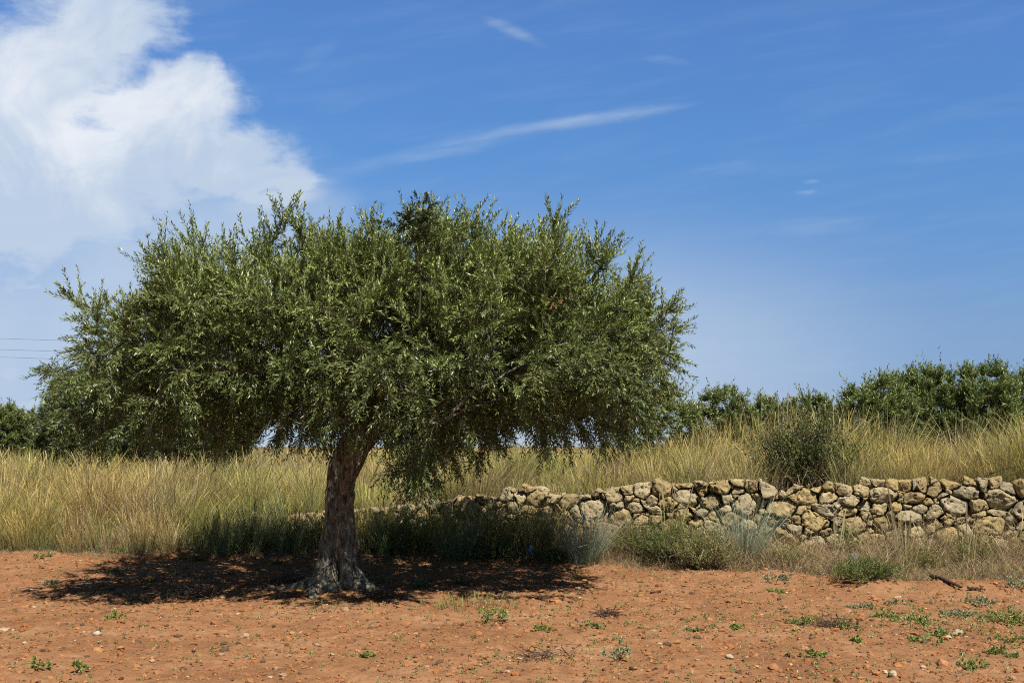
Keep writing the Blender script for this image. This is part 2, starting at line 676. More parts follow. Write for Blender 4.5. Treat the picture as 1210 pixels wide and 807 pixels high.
def crown_points(n, shell=0.7, margin=0.27):
    out = []
    got = 0
    lo, hi = poly.min(0), poly.max(0)
    while got < n:
        Q = rng.uniform(lo, hi, (3000, 2))
        ins, d = poly_inside(Q, poly)
        k = ins & (d > margin)
        Q, d = Q[k], d[k]
        hd = np.sqrt(np.clip(1 - (1 - np.clip((d + 0.02) / 1.45, 0, 1)) ** 2, 0, 1))
        u = rng.uniform(-1, 1, len(Q))
        hd = hd * np.where(u > 0, 3.1, 2.75)
        Yv = TY + 0.35 + hd * u
        depth_in = np.minimum(d, (1 - np.abs(u)) * hd)
        p = np.where(depth_in < 0.75, 1.0, shell)
        P3_ = np.stack([Q[:, 0], Yv, Q[:, 1]], 1)
        # the front is thin where dappled sun gets through to the trunk
        w_ = P3_ - np.array([-1.9, TY, 0.75])
        dl = np.linalg.norm(w_ - (w_ @ SUN)[:, None] * SUN, axis=1)
        p = p * np.where(dl < 0.55, 0.2, 1.0)
        # boughs: the outer shell is broken into separate leafy masses
        P3 = np.stack([Q[:, 0], Yv, Q[:, 1]], 1)
        ds = np.sort(np.linalg.norm((P3[:, None] - lobe_c[None]) * np.array([1, 1, 1.15]), axis=2), axis=1)[:, :2]
        p = p * np.where((ds[:, 1] - ds[:, 0] < 0.22 + 0.10 * (Q[:, 1] < 2.2)) & (depth_in < 0.65), 0.05, 1.0)
        # lower inside stays bare around the limbs
        g = fbm(xyz(Q[:, 0] * 1.1, Yv * 1.1, Q[:, 1] * 1.1), 3, 77)
        p = p * np.where(g < -0.20, 0.30, 1.0)
        p = p * np.where((Q[:, 0] < -3.9) & (Q[:, 1] > 2.55), 0.8, 1.0)
        low = (Q[:, 1] < 1.55)
        p = p * np.where(low & (np.abs(Yv - TY) > 1.9), 0.3, 1)
        k = rng.uniform(size=len(Q)) < p
        out.append(np.stack([Q[k, 0], Yv[k], Q[k, 1]], 1))
        got += k.sum()
    return np.concatenate(out)[:n]


# trunk: lobed, twisted, flaring into roots
spine = [(705, 397, 40), (697, 399, 37), (688, 400, 33), (676, 401, 29.5), (660, 401, 27), (640, 402, 22.5), (620, 401, 19.5), (600, 400.5, 18), (580, 402.5, 18.5), (560, 407, 20.5), (545, 412, 23), (530, 419, 25), (515, 427, 24), (500, 431, 18), (488, 437, 11)]
ys = np.array([s[0] for s in spine], float)
prm = np.linspace(705, 488, 150)
cx = np.interp(prm, ys[::-1], np.array([s[1] for s in spine], float)[::-1])
rr = np.interp(prm, ys[::-1], np.array([s[2] for s in spine], float)[::-1])


def sm(a, k=9):
    return np.convolve(np.pad(a, k, 'edge'), np.ones(2 * k + 1) / (2 * k + 1), 'valid')


cx, rr = sm(cx), sm(rr, 5)
pxm = TY / FPX
ctr = np.array([at(x, y, TY) for x, y in zip(cx, prm)])
ctr[:, 1] += 0.05 * np.sin(np.linspace(0, 5, 150))
NA = 140
ang = np.arange(NA) * 2 * PI / NA
hgt = ctr[:, 2] - base[2]
TH, HH = np.meshgrid(ang, hgt)
tw = TH + 0.95 * HH + 0.3 * np.sin(3.1 * HH)
flare = np.exp(-np.clip(HH, 0, 9) / 0.22)
lob = 0.13 * np.cos(3 * tw + 0.8) + 0.10 * np.cos(5 * tw + 2.1 + 0.8 * np.sin(2 * HH)) + 0.05 * np.cos(8 * tw - 1.0 * HH)
lob = lob * (1 + 0.6 * flare) + flare * (0.18 * np.cos(5 * TH + 0.4) + 0.12 * np.cos(7 * TH + 2))
groove = -0.34 * np.exp(-((np.mod(TH - (1.5 * PI + 0.12 - 0.10 * np.sin(HH * 5)) + PI, 2 * PI) - PI) / 0.16) ** 2) * sstep(1.05, 0.25, HH) * sstep(-0.1, 0.12, HH)
hol = -0.25 * np.exp(-((np.mod(TH - 4.35 + PI, 2 * PI) - PI) / 0.25) ** 2 - ((HH - 1.05) / 0.14) ** 2)
Rr = rr[:, None] * pxm * 0.86 * (1 + lob + groove + hol)
dirx = np.stack([np.cos(TH), np.sin(TH), np.zeros_like(TH)], -1)
Pt = ctr[:, None] + dirx * Rr[..., None]
nz = fbm(np.stack([Pt[..., 0] * 9 + 0, Pt[..., 1] * 9, Pt[..., 2] * 3.2], -1), 4, 55)
nz2 = fbm(np.stack([Pt[..., 0] * 30, Pt[..., 1] * 30, Pt[..., 2] * 10], -1), 3, 66)
Pt = Pt + dirx * (0.052 * nz + 0.020 * nz2)[..., None]
i = np.arange(149)[:, None] * NA
j = np.arange(NA)[None]
F = np.stack([i + j, i + (j + 1) % NA, i + NA + (j + 1) % NA, i + NA + j], -1).reshape(-1, 4)
trunk = np_mesh('trunk', Pt.reshape(-1, 3) - base, F, None, M['bark'], tree)
# surface roots spreading from the foot
for a0, ln, r0 in ((3.25, 0.75, 0.10), (5.75, 0.45, 0.10), (2.4, 0.6, 0.09), (4.3, 0.5, 0.085), (0.4, 0.6, 0.08), (1.3, 0.5, 0.08)):
    s = np.linspace(0, 1, 22)
    aa = a0 + 0.35 * np.sin(s * 3 + a0)
    P_ = np.stack([base[0] + (0.16 + ln * s) * np.cos(aa), base[1] + (0.16 + ln * s) * np.sin(aa), np.zeros(22)], 1)
    P_[:, 2] = gz(P_[:, 0], P_[:, 1]) + 0.10 * (1 - s) ** 1.6 - 0.055 * s
    V, Fq = tube(P_, r0 * (1 - 0.7 * s), 14)
    V = V + unit(V - np.repeat(P_, 14, 0)) * (0.02 * fbm(V * 14, 3, 8))[:, None]
    np_mesh('root', V - base, Fq, None, M['bark'], tree)

att = crown_points(6000)
top_i = [104, 112, 120, 128, 136, 142, 149]
seeds = [ctr[k] for k in top_i]
# big limbs that carry the crown
limb_px = [((424, 515), (370, 470), (300, 440), (225, 425), 13.2), ((426, 510), (480, 480), (560, 450), (650, 430), 13.9), ((431, 500), (420, 440), (400, 370), (380, 320), 13.6),
           ((431, 500), (470, 430), (510, 370), (530, 320), 13.1), ((424, 512), (460, 490), (500, 500), (520, 500), 12.0), ((424, 512), (400, 470), (380, 450), (350, 430), 15.0), ((430, 500), (500, 460), (560, 430), (600, 420), 14.9)]
parents = [-1] + list(range(len(seeds) - 1))
for l in limb_px:
    pp = len(top_i) - 2
    q = [np.array(at(x, y, TY + (l[4] - TY) * f)) for (x, y), f in zip(l[:4], (0.0, 0.45, 0.8, 1.0))]
    q[0] = ctr[142]
    tt = np.linspace(0, 1, 19)[1:]
    kx = np.array([0, 0.33, 0.67, 1.0])
    for u in tt:
        p = np.array([np.interp(u, kx, [v[c] for v in q]) for c in range(3)]) + rng.normal(0, 0.018, 3)
        seeds.append(p)
        parents.append(pp)
        pp = len(seeds) - 1
N, par = colonise(seeds, parents, att, step=0.09, infl=1.6, kill=0.135)
kids, R = tree_skeleton(N, par, 0.0034, 2.3, 0.15)
chs = chains(kids, R)
twigs = Acc()
limbn = 0
for ch in chs:
    Pc, Rc = N[ch], R[ch].copy()
    if len(ch) < 2:
        continue
    if ch[0] == 0:
        Pc, Rc = Pc[min(4, len(ch) - 2):], Rc[min(4, len(ch) - 2):]
        Rc = np.minimum(Rc, 0.13)
    else:
        Rc[0] = min(Rc[0], Rc[1] * 1.15)
    if Rc[0] > 0.022 and len(ch) > 6:
        V, Fq = tube(Pc, Rc, 10)
        V = V + unit(V - np.repeat(Pc, 10, 0)) * (np.repeat(Rc, 10) * 0.25 * fbm(V * 11, 3, 12))[:, None]
        np_mesh('limb', V - base, Fq, None, M['bark'], tree)
        limbn += 1
    else:
        V, Fq = tube(Pc, Rc, 5 if Rc[0] > 0.008 else 3)
        twigs.add(V - base, Fq, (0.12, 0.10, 0.08))

# leafy shoots on every fine twig
thin = np.where(R < 0.0085)[0]
is_tip = np.array([len(k) == 0 for k in kids])
Ow, Dw = [], []
for c in thin:
    if par[c] < 0:
        continue
    k = 7 if is_tip[c] else 2 + (rng.uniform() < 0.4)
    d = N[c] - N[par[c]]
    for _ in range(k):
        Ow.append(N[c])
        Dw.append(d)
O = np.array(Ow)
D = unit(np.array(Dw))
out = unit((O - cen) * np.array([0.45, 0.8, 1.0]))
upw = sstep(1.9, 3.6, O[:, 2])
D = unit(D * 0.5 + out * 0.55 + rng.normal(0, 0.55, D.shape) + np.array([0, 0, 1]) * (1.15 * upw - 0.35)[:, None])
L = rng.uniform(0.14, 0.32, len(O)) * (1 + 0.25 * upw)
bend = np.array([0, 0, 1.0]) * (0.35 * upw - 0.28)[:, None] + rng.normal(0, 0.12, O.shape)
pairs = np.clip((L / 0.0215), 7, 18).astype(int)
colw = np.clip(0.08 + 0.88 * upw * rng.uniform(0.3, 1, len(O)) + 0.5 * np.clip(fbm(O * 1.3, 3, 71), 0, 1) * (0.35 + 0.65 * upw), 0, 1)  # leaf tone rises with height: young growth, and the crown's lower shade painted in
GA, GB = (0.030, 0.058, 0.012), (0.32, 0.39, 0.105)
crown = Acc()
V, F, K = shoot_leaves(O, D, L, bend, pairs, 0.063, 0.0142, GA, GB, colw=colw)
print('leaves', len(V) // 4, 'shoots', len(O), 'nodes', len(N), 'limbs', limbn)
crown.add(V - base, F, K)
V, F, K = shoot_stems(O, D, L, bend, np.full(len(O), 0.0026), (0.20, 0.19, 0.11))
twigs.add(V - base, F, K)
# long upright water shoots along the top
top = O[(upw > 0.55) & (rng.uniform(size=len(O)) < 0.26)]
Dt = unit(np.array([0, 0, 1.0]) + rng.normal(0, 0.16, top.shape))
Lt = rng.uniform(0.25, 0.55, len(top))
Bt = rng.normal(0, 0.10, top.shape)
Ot = top - Dt * 0.12
V, F, K = shoot_leaves(Ot, Dt, Lt, Bt, (Lt / 0.026).astype(int), 0.060, 0.0135, GA, (0.36, 0.42, 0.14), spread=0.5, colw=rng.uniform(0.5, 0.95, len(top)))
crown.add(V - base, F, K)
V, F, K = shoot_stems(Ot, Dt, Lt, Bt, np.full(len(top), 0.003), (0.20, 0.19, 0.11))
twigs.add(V - base, F, K)
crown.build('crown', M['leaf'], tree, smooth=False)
twigs.build('twigs', M['twig'], tree)['kind'] = 'stuff'
# green olives hanging on the shoots
sel = rng.choice(len(O), 900)
fp = O[sel] + D[sel] * (L[sel] * rng.uniform(0.2, 0.8, 900))[:, None] + rng.normal(0, 0.025, (900, 3)) - np.array([0, 0, 0.02])
V, F, K = lumps(fp, np.full(900, 0.0095), np.array([(0.24, 0.34, 0.07)]) * rng.uniform(0.8, 1.2, (900, 1)), 2, 1.0, 0.02)
fo = np_mesh('olives', V - base, F, K, M['fruit'], tree)
fo['kind'] = 'stuff'

# a dark upright sprig standing proud of the crown, and a withered brown one
a_, b_ = at(495, 372, 11.3), at(492, 262, 11.35)
s = np.linspace(0, 1, 12)
Pst = a_[None] * (1 - s)[:, None] + b_[None] * s[:, None] + np.stack([0.02 * np.sin(s * 5), 0.02 * np.cos(s * 4), 0 * s], 1)
sprig = bpy.data.objects.new('dark_sprig', None)
C.objects.link(sprig)
sprig.parent = tree
sprig['label'] = 'upright sprig of darker leaves rising above the crown'
V, Fq = tube(Pst, 0.011 * (1 - 0.6 * s), 6)
np_mesh('stem', V - base, Fq, np.full((len(V), 3), (0.07, 0.055, 0.04)), M['twig'], sprig)
n = 95
c0 = b_ + np.array([0, 0, -0.03])
O2 = c0 + rng.normal(0, 1, (n, 3)) * np.array([0.095, 0.08, 0.085])
D2 = unit(rng.normal(0, 1, (n, 3)) + np.array([0, 0, 0.3]))
L2 = rng.uniform(0.10, 0.2, n)
V, F, K = shoot_leaves(O2, D2, L2, rng.normal(0, 0.2, (n, 3)), np.full(n, 7), 0.055, 0.020, (0.018, 0.032, 0.014), (0.03, 0.048, 0.02))
np_mesh('leaves', V - base, F, K, M['shrub_leaf'], sprig, False)
n = 4
O2 = at(651, 357, 11.35) + rng.normal(0, 0.02, (n, 3))
V, F, K = shoot_leaves(O2, unit(rng.normal(0, 1, (n, 3)) + np.array([0, -0.4, 0])), np.full(n, 0.07), np.zeros((n, 3)), np.full(n, 4), 0.04, 0.012, (0.24, 0.10, 0.045), (0.32, 0.15, 0.07))
wo = np_mesh('withered_leaves', V - base, F, K, M['shrub_leaf'], tree, False)
wo['label'] = 'small clump of rust brown withered leaves in the crown'


# ------------------------------------------------------------------ olive trees and shrubs of the grove behind
def grove_tree(name, label, cat, loc, lobes, n_att, leaf, trunk_h, trunk_r, group=None, colA=(0.060, 0.085, 0.024), colB=(0.165, 0.190, 0.062), per_tip=16, upright=0.6, stems=1):
    """lobes: (dx, dy, z, rx, ry, rz) ellipsoids of the crown relative to the foot"""
    loc = np.array([loc[0], loc[1], float(gz(loc[0], loc[1])) - 0.03])
    root = thing(name, loc, label, cat, group)
    vol = np.array([l[3] * l[4] * l[5] for l in lobes])
    n_att = int(n_att * 2.3)
    pick = rng.choice(len(lobes), n_att, p=vol / vol.sum())
    lb = np.array(lobes)[pick]
    d = unit(rng.normal(size=(n_att, 3))) * (rng.uniform(0.25, 1, n_att) ** (1 / 3))[:, None]
    A = lb[:, :3] + d * lb[:, 3:]
    A = A[A[:, 2] > 0.25]
    g = fbm(A * 1.3 + loc, 3, 9)
    A = A[(g > -0.25) | (rng.uniform(size=len(A)) < 0.35)]
    seeds, parents = [], []
    for s_ in range(stems):
        ph = rng.uniform(0, 6.3)
        b0 = np.array([math.cos(ph), math.sin(ph), 0]) * (0.0 if stems == 1 else rng.uniform(0.1, 0.5))
        nk = max(3, int(trunk_h / 0.15))
        for k in range(nk):
            f = k / (nk - 1)
            seeds.append(b0 * (1 + 0.5 * f) + np.array([0.08 * math.sin(3 * f + s_), 0.06 * math.cos(2.5 * f + s_), trunk_h * f]))
            parents.append(-1 if k == 0 else len(seeds) - 2)
    N, par = colonise(seeds, parents, A, step=0.17, infl=4.0, kill=0.235, iters=90)
    kids, R = tree_skeleton(N, par, 0.006, 2.3, trunk_r)
    tr, tw = Acc(), Acc()
    roots = [k for k, p in enumerate(par) if p < 0]
    for rt in roots:
        for ch in chains(kids, R, rt):
            if len(ch) < 2:
                continue
            V, Fq = tube(N[ch], R[ch], 8 if R[ch[0]] > 0.03 else 4)
            (tr if R[ch[0]] > 0.028 else tw).add(V, Fq, (0.17, 0.14, 0.10))
    if tr.n:
        tr.build('trunk', M['bark'], root)
    if tw.n:
        tw.build('branches', M['twig'], root)['kind'] = 'stuff'
    tips = np.array([c for c in range(len(N)) if not kids[c] and par[c] >= 0] + [c for c in range(len(N)) if len(kids[c]) == 1 and R[c] < 0.012])
    O = np.repeat(N[tips], per_tip, 0)
    cz = np.average(np.array(lobes)[:, :3], axis=0)
    out = unit(O - cz)
    D = unit(out * 0.7 + rng.normal(0, 0.55, O.shape) + np.array([0, 0, upright]))
    L = rng.uniform(0.14, 0.30, len(O)) * np.where((out[:, 2] > 0.3) & (rng.uniform(size=len(O)) < 0.16), 1.7, 1.0)
    bend = rng.normal(0, 0.15, O.shape)
    pairs = np.full(len(O), 8)
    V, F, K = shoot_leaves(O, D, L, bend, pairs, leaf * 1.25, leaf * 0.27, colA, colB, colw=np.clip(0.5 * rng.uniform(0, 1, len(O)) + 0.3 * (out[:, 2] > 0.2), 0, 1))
    np_mesh('crown', V, F, K, M['far_leaf'], root, False)
    return root


GR = 'olive trees of the grove behind the grass'


def foot(x, Y):
    q = at(x, 527, Y)
    return q[0], q[1]


def hz(y, x, Y):
    q = at(x, y, Y)
    return q[2] - float(gz(q[0], q[1]))


def mpx(d, Y):
    return d / FPX * Y


# left edge
Y = 40
h = hz(473, 8, Y)
grove_tree('olive_tree', 'round olive tree cut off by the left edge of the view', 'tree', foot(-2, Y), [(0, 0, h - 1.15, 0.95, 1.1, 1.0), (-0.6, 0.2, h - 1.35, 0.8, 0.9, 0.9)], 420, 0.105, 0.9, 0.14, GR)
Y = 43
h = hz(486, 45, Y)
grove_tree('olive_tree', 'small low olive tree second from the left edge, in the gap beside the big crown', 'tree', foot(40, Y), [(0, 0, h - 1.0, 0.75, 0.9, 0.9)], 260, 0.105, 0.8, 0.11, GR)
# tree directly behind the big one
Y = 27
h = hz(418, 120, Y)
grove_tree('olive_tree', 'tall olive tree directly behind the left half of the big crown', 'tree', foot(175, Y),
           [(-1.0, 0, h - 1.5, 1.3, 1.4, 1.2), (0.9, 0.2, h - 1.5, 1.5, 1.4, 1.2), (-0.1, 0, h - 1.1, 1.2, 1.2, 1.0), (-1.6, 0.1, h - 2.0, 0.75, 0.8, 0.8)], 900, 0.09, 1.1, 0.17, GR, colA=(0.04, 0.058, 0.02), colB=(0.09, 0.11, 0.045))
# right of the big crown
Y = 22
h = hz(455, 795, Y)
grove_tree('olive_tree', 'olive tree half hidden behind the right side of the big crown', 'tree', foot(775, Y), [(0, 0, h - 0.85, 0.85, 0.9, 0.85), (0.25, 0, h - 1.15, 0.7, 0.8, 0.75)], 420, 0.075, 0.7, 0.12, GR, upright=0.2)
Y = 27
h = hz(457, 855, Y)
grove_tree('olive_tree', 'small dome shaped olive tree just right of the big crown', 'tree', foot(855, Y), [(0, 0, h - 0.9, 0.62, 0.8, 0.85), (0.1, 0, h - 1.3, 0.8, 0.8, 0.8)], 380, 0.08, 0.6, 0.12, GR)
Y = 32
for x, yt, lab, rx in ((905, 474, 'low spreading olive bush behind the tall plumed grass stalks', 0.8), (962, 470, 'low dark olive bush in the dip beside the tall grove trees', 0.85)):
    h = hz(yt, x, Y)
    grove_tree('olive_bush', lab, 'bush', foot(x, Y), [(0, 0, h - 0.85, rx, 0.8, 0.85), (0.5, 0.1, h - 1.0, rx * 0.8, 0.8, 0.75)], 330, 0.095, 0.5, 0.09, GR, stems=2)
Y = 25
big = [((1040, 446), 'bushy olive tree at the left end of the tall grove on the right', 0.78, [(0, 0, 0, 1, 1, 1), (-0.45, 0.1, -0.4, 0.7, 0.8, 0.8)]),
       ((1098, 433), 'tallest broad olive tree in the middle of the grove on the right', 0.88, [(0, 0, 0, 1, 1, 1), (0.4, 0, -0.3, 0.9, 0.9, 0.9)]),
       ((1166, 432), 'upright olive tree with a pointed top near the right edge', 0.62, [(0, 0, 0, 1, 1, 1), (-0.2, 0, -0.6, 1.0, 0.9, 0.9)]),
       ((1212, 440), 'olive tree cut off by the right edge of the view', 0.7, [(0, 0, 0, 1, 1, 1), (0.5, 0, -0.3, 0.9, 0.9, 0.9)])]
for k, ((x, yt), lab, rx, lb) in enumerate(big):
    Yk = Y + (0.0, 0.8, 0.2, 1.2)[k]
    h = hz(yt, x, Yk) - 0.04
    grove_tree('olive_tree', lab, 'tree', foot(x, Yk), [(l[0], l[1], h - rx * 1.05 + l[2], rx * l[3], rx * l[4], rx * 1.05 * l[5]) for l in lb] + [(0, 0, h * 0.5, rx * 1.05, rx, h * 0.33)],
               620, 0.082, 0.5, 0.10, GR, stems=3, upright=0.9, colA=(0.058, 0.088, 0.023), colB=(0.16, 0.200, 0.062))


# ------------------------------------------------------------------ generic leafy shrubs and herbs
def shrub(name, label, cat, p, rx, h, n, leaf, lw, colA, colB, group=None, pairs=7, stem_col=(0.14, 0.11, 0.07), up=0.7, mat='shrub_leaf', sub=1.0, sink=0.01):
    p = np.array([p[0], p[1], float(gz(p[0], p[1])) + 0.008 - sink])
    root = thing(name, p, label, cat, group)
    th = rng.uniform(0, 2 * PI, n)
    q = np.sqrt(rng.uniform(0, 1, n))
    D = unit(np.stack([np.cos(th) * q * rx, np.sin(th) * q * rx, h * (1 - 0.55 * q * q) * rng.uniform(0.55, 1.05, n)], 1))
    Lm = np.sqrt((q * rx) ** 2 + (h * (1 - 0.55 * q * q)) ** 2) * rng.uniform(0.6, 1.02, n)
    O0 = np.stack([np.cos(th) * q * rx * 0.18, np.sin(th) * q * rx * 0.18, np.zeros(n)], 1)
    V, F, K = shoot_stems(O0, D, Lm, rng.normal(0, 0.06, (n, 3)), np.full(n, max(0.002, 0.006 * h)), stem_col)
    np_mesh('stems', V, F, K, M['twig'], root)['kind'] = 'stuff'
    O = O0 + D * (Lm * rng.uniform(0.3, 0.85, n))[:, None]
    O = np.repeat(O, 3, 0) + rng.normal(0, 0.04 * rx * sub, (n * 3, 3))
    D3 = unit(np.repeat(D, 3, 0) + rng.normal(0, 0.5, (n * 3, 3)) + np.array([0, 0, up * 0.5]))
    L3 = rng.uniform(0.18, 0.38, n * 3) * h
    O[:, 2] = np.maximum(O[:, 2], 0.015)
    V, F, K = shoot_leaves(O, D3, L3, rng.normal(0, 0.12, O.shape), np.full(n * 3, pairs), leaf, lw, colA, colB)
    V[:, 2] = np.maximum(V[:, 2], 0.003)
    np_mesh('foliage', V, F, K, M[mat], root, False)
    return root


# dark lentisk bush standing in the tall grass
q = at(948, 527, 18.5)
shrub('lentisk_bush', 'dark green bush standing in the tall yellow grass behind the wall', 'bush', (q[0], 18.5), 0.78, 1.42, 280, 0.06, 0.022, (0.04, 0.058, 0.018), (0.10, 0.115, 0.036), pairs=7)

# ------------------------------------------------------------------ grass
STRAW = np.array([(0.66, 0.49, 0.20), (0.58, 0.45, 0.15), (0.56, 0.42, 0.25), (0.44, 0.42, 0.11), (0.76, 0.60, 0.31)])
BASEG = np.array([(0.30, 0.27, 0.10), (0.22, 0.26, 0.11), (0.36, 0.28, 0.14), (0.24, 0.29, 0.17), (0.34, 0.28, 0.13)])


def blades(Pb, H, lean, bendv, width, cb, ct, K=5, head=None):
    """curved tapering strips. Pb (n,3), H (n,), lean (n,2) sideways offset at the tip per height"""
    n = len(Pb)
    tt = np.linspace(0, 1, K + 1)
    sx = lean[:, 0:1] * tt + bendv[:, 0:1] * tt ** 2.4
    sy = lean[:, 1:2] * tt + bendv[:, 1:2] * tt ** 2.4
    zz = tt[None] * np.sqrt(np.clip(1 - 0.35 * (sx ** 2 + sy ** 2), 0.15, 1))
    Pp = Pb[:, None] + np.stack([sx, sy, zz], -1) * H[:, None, None]
    th = rng.uniform(0, PI, n)
    W = np.stack([np.cos(th), np.sin(th), 0 * th], -1)
    prof = np.clip(1 - tt ** 2, 0.08, 1)[None] * np.ones((n, 1))
    if head is not None:
        hp = np.zeros(K + 1)
        hp[-2], hp[-1] = 1.0, 0.35
        if K >= 6:
            hp[-3] = 0.9
        prof = np.where(head[:, None], 0.5 + 1.1 * hp[None], prof)
    off = W[:, None] * (width[:, None] * prof * 0.5)[..., None]
    V = np.stack([Pp - off, Pp + off], 2).reshape(-1, 3)
    m = 2 * (K + 1)
    k = np.arange(K)
    q = np.stack([2 * k, 2 * k + 1, 2 * k + 3, 2 * k + 2], -1)
    F = (q[None] + (np.arange(n) * m)[:, None, None]).reshape(-1, 4)
    c = cb[:, None] * (1 - tt ** 0.8)[None, :, None] + ct[:, None] * (tt ** 0.8)[None, :, None]
    return V, F, np.repeat(c[:, :, None], 2, 2).reshape(-1, 3)


def tussocks(cent, nb, rad, hgt, colb, colt, fan=0.5, wid=0.006, headp=0.3, K=5, droop=0.35):
    """many blades fanning from clump centres; per-clump arrays"""
    n = len(cent)
    s = np.repeat(np.arange(n), nb)
    m = len(s)
    th = rng.uniform(0, 2 * PI, m)
    rr_ = np.sqrt(rng.uniform(0, 1, m))
    Pb = cent[s] + np.stack([np.cos(th) * rr_ * rad[s], np.sin(th) * rr_ * rad[s], np.zeros(m)], 1)
    Pb[:, 2] = gz(Pb[:, 0], Pb[:, 1]) - 0.01
    H = hgt[s] * rng.uniform(0.45, 1.08, m)
    f = fan * rr_ * rng.uniform(0.3, 1.3, m)
    lean = np.stack([np.cos(th) * f, np.sin(th) * f], 1) + rng.normal(0, 0.07, (m, 2)) + np.array([0.03, 0])
    bd = unit(lean + 1e-4) * (droop * rng.uniform(0, 1, m) ** 2)[:, None]
    jb = rng.uniform(0.6, 1.4, (m, 1)) * np.stack([np.ones(m), rng.uniform(0.93, 1.08, m), rng.uniform(0.75, 1.2, m)], 1)
    return blades(Pb, H, lean, bd, wid * rng.uniform(0.6, 1.4, m), colb[s] * jb, colt[s] * jb, K, rng.uniform(size=m) < headp)


def scatter(n, x0, x1, yfun, seed_ok=None):
    X = rng.uniform(x0, x1, n)
    Yv = yfun(X)
    k = np.ones(n, bool) if seed_ok is None else seed_ok(X, Yv)
    return np.stack([X[k], Yv[k], np.zeros(k.sum())], 1)


def grass_field(name, label, cent, nb, hrange, hfun=None, **kw):
    n = len(cent)
    pal = np.clip((fbm(cent * 0.5, 3, 4) * 1.5 + 0.5), 0, 0.999)
    ci = np.clip((pal * 5 + rng.normal(0, 1.3, n)), 0, 4).astype(int)
    cb, ct = BASEG[ci], STRAW[rng.permutation(5)[ci]] * rng.uniform(0.85, 1.15, (n, 1))
    green = kw.pop('green', 0.0)
    g = np.clip(green + 0.4 * fbm(cent * 0.8 + 50, 2, 14), 0, 0.8)[:, None]
    ct = ct * (1 - g) + np.array((0.36, 0.40, 0.09)) * g
    ct = ct * rng.uniform(0.72, 1.4, (n, 1))
    H = rng.uniform(*hrange, n) * (1 if hfun is None else hfun(cent))
    nb_ = np.clip(rng.normal(nb, nb * 0.3, n), 8, None).astype(int)
    V, F, K = tussocks(cent, nb_, rng.uniform(0.10, 0.24, n), H, cb, ct, **kw)
    o = np_mesh(name, V, F, K, M['grass'], None, True)
    return tag(o, label, 'grass', kind='stuff')


def in_view(X, Yv):
    return np.abs(X) < 0.45 * Yv + 1.2


def wall_free(X, Yv):
    near_bush = (np.abs(X - 0.235 * Yv) < 0.55) & (Yv < 19.0)
    return in_view(X, Yv) & ~(near_bush & (rng.uniform(size=len(X)) < 0.86)) & ((X < -4.9) | (Yv > y_wall(X) + 0.55))


# front rows on the left, from the edge of the soil
c = scatter(430, -11, -3.0, lambda X: y_edge(X) + 0.25 + 3.2 * rng.uniform(0, 1, len(X)) ** 1.2, wall_free)
grass_field('dry_grass', 'golden dry grass with blue green bases along the left edge of the soil', c, 170, (0.5, 1.2), lambda c: 0.55 + 0.45 * sstep(0, 1.3, c[:, 1] - y_edge(c[:, 0])), fan=0.42, wid=0.0047, headp=0.4, green=0.04, droop=0.45)
# tall grass right behind the wall
c = scatter(700, -4.8, 11, lambda X: y_wall(X) + 0.5 + 4.5 * rng.uniform(0, 1, len(X)) ** 1.3, wall_free)
grass_field('tall_dry_grass', 'tall yellow green grass growing behind the stone wall', c, 180, (0.45, 1.12), lambda c: (0.78 + 0.38 * sstep(1.5, 4.5, c[:, 0])) * (0.72 + 0.45 * sstep(-0.3, 0.35, fbm(c * 0.9, 2, 52))), fan=0.44, wid=0.0047, headp=0.4, green=0.3, droop=0.45)
n = 5200
X = rng.uniform(-4.5, 10, n)
Yb = y_wall(X) + 0.45 + 3.6 * rng.uniform(0, 1, n) ** 1.4
ok = (fbm(xyz(X * 0.8, Yb * 0.8, 7), 3, 88) > 0.02) & in_view(X, Yb)
X, Yb = X[ok], Yb[ok]
n = len(X)
cb_ = np.array([(0.26, 0.17, 0.12), (0.32, 0.22, 0.17), (0.20, 0.15, 0.10)])[rng.integers(0, 3, n)]
V, F, K = blades(xyz(X, Yb, gz(X, Yb)), rng.uniform(0.25, 0.75, n), rng.normal(0, 0.38, (n, 2)), rng.normal(0, 0.3, (n, 2)), rng.uniform(0.005, 0.008, n), cb_, cb_ * 1.5, 5, rng.uniform(size=n) < 0.5)
tag(np_mesh('dry_stems', V, F, K, M['grass']), 'brown dead stems filling the gaps of the tall grass behind the wall', 'dry stems', kind='stuff')
# field beyond
c = scatter(1500, -22, 22, lambda X: 21 + 24 * rng.uniform(0, 1, len(X)) ** 1.4, in_view)
grass_field('field_grass', 'pale dry grass of the field running back to the grove', c, 60, (0.4, 1.0), fan=0.6, wid=0.010, headp=0.3, K=4, green=0.1)
c = scatter(900, -60, 60, lambda X: 45 + 70 * rng.uniform(0, 1, len(X)) ** 1.3, in_view)
grass_field('distant_grass', 'pale straw coloured grass far out in the field', c, 26, (0.5, 0.8), fan=0.9, wid=0.05, headp=0.3, K=4)


# rough grass growing before the low left end of the wall
c = scatter(95, -4.9, 0.5, lambda X: y_edge(X) + 0.35 + rng.uniform(0, 1, len(X)) * np.maximum(y_wall(X) - y_edge(X) - 0.75, 0.1))
grass_field('rough_grass', 'rough green grass in the shade before the low left end of the wall', c, 90, (0.4, 0.75), fan=0.5, wid=0.006, headp=0.15, green=0.55, droop=0.45)


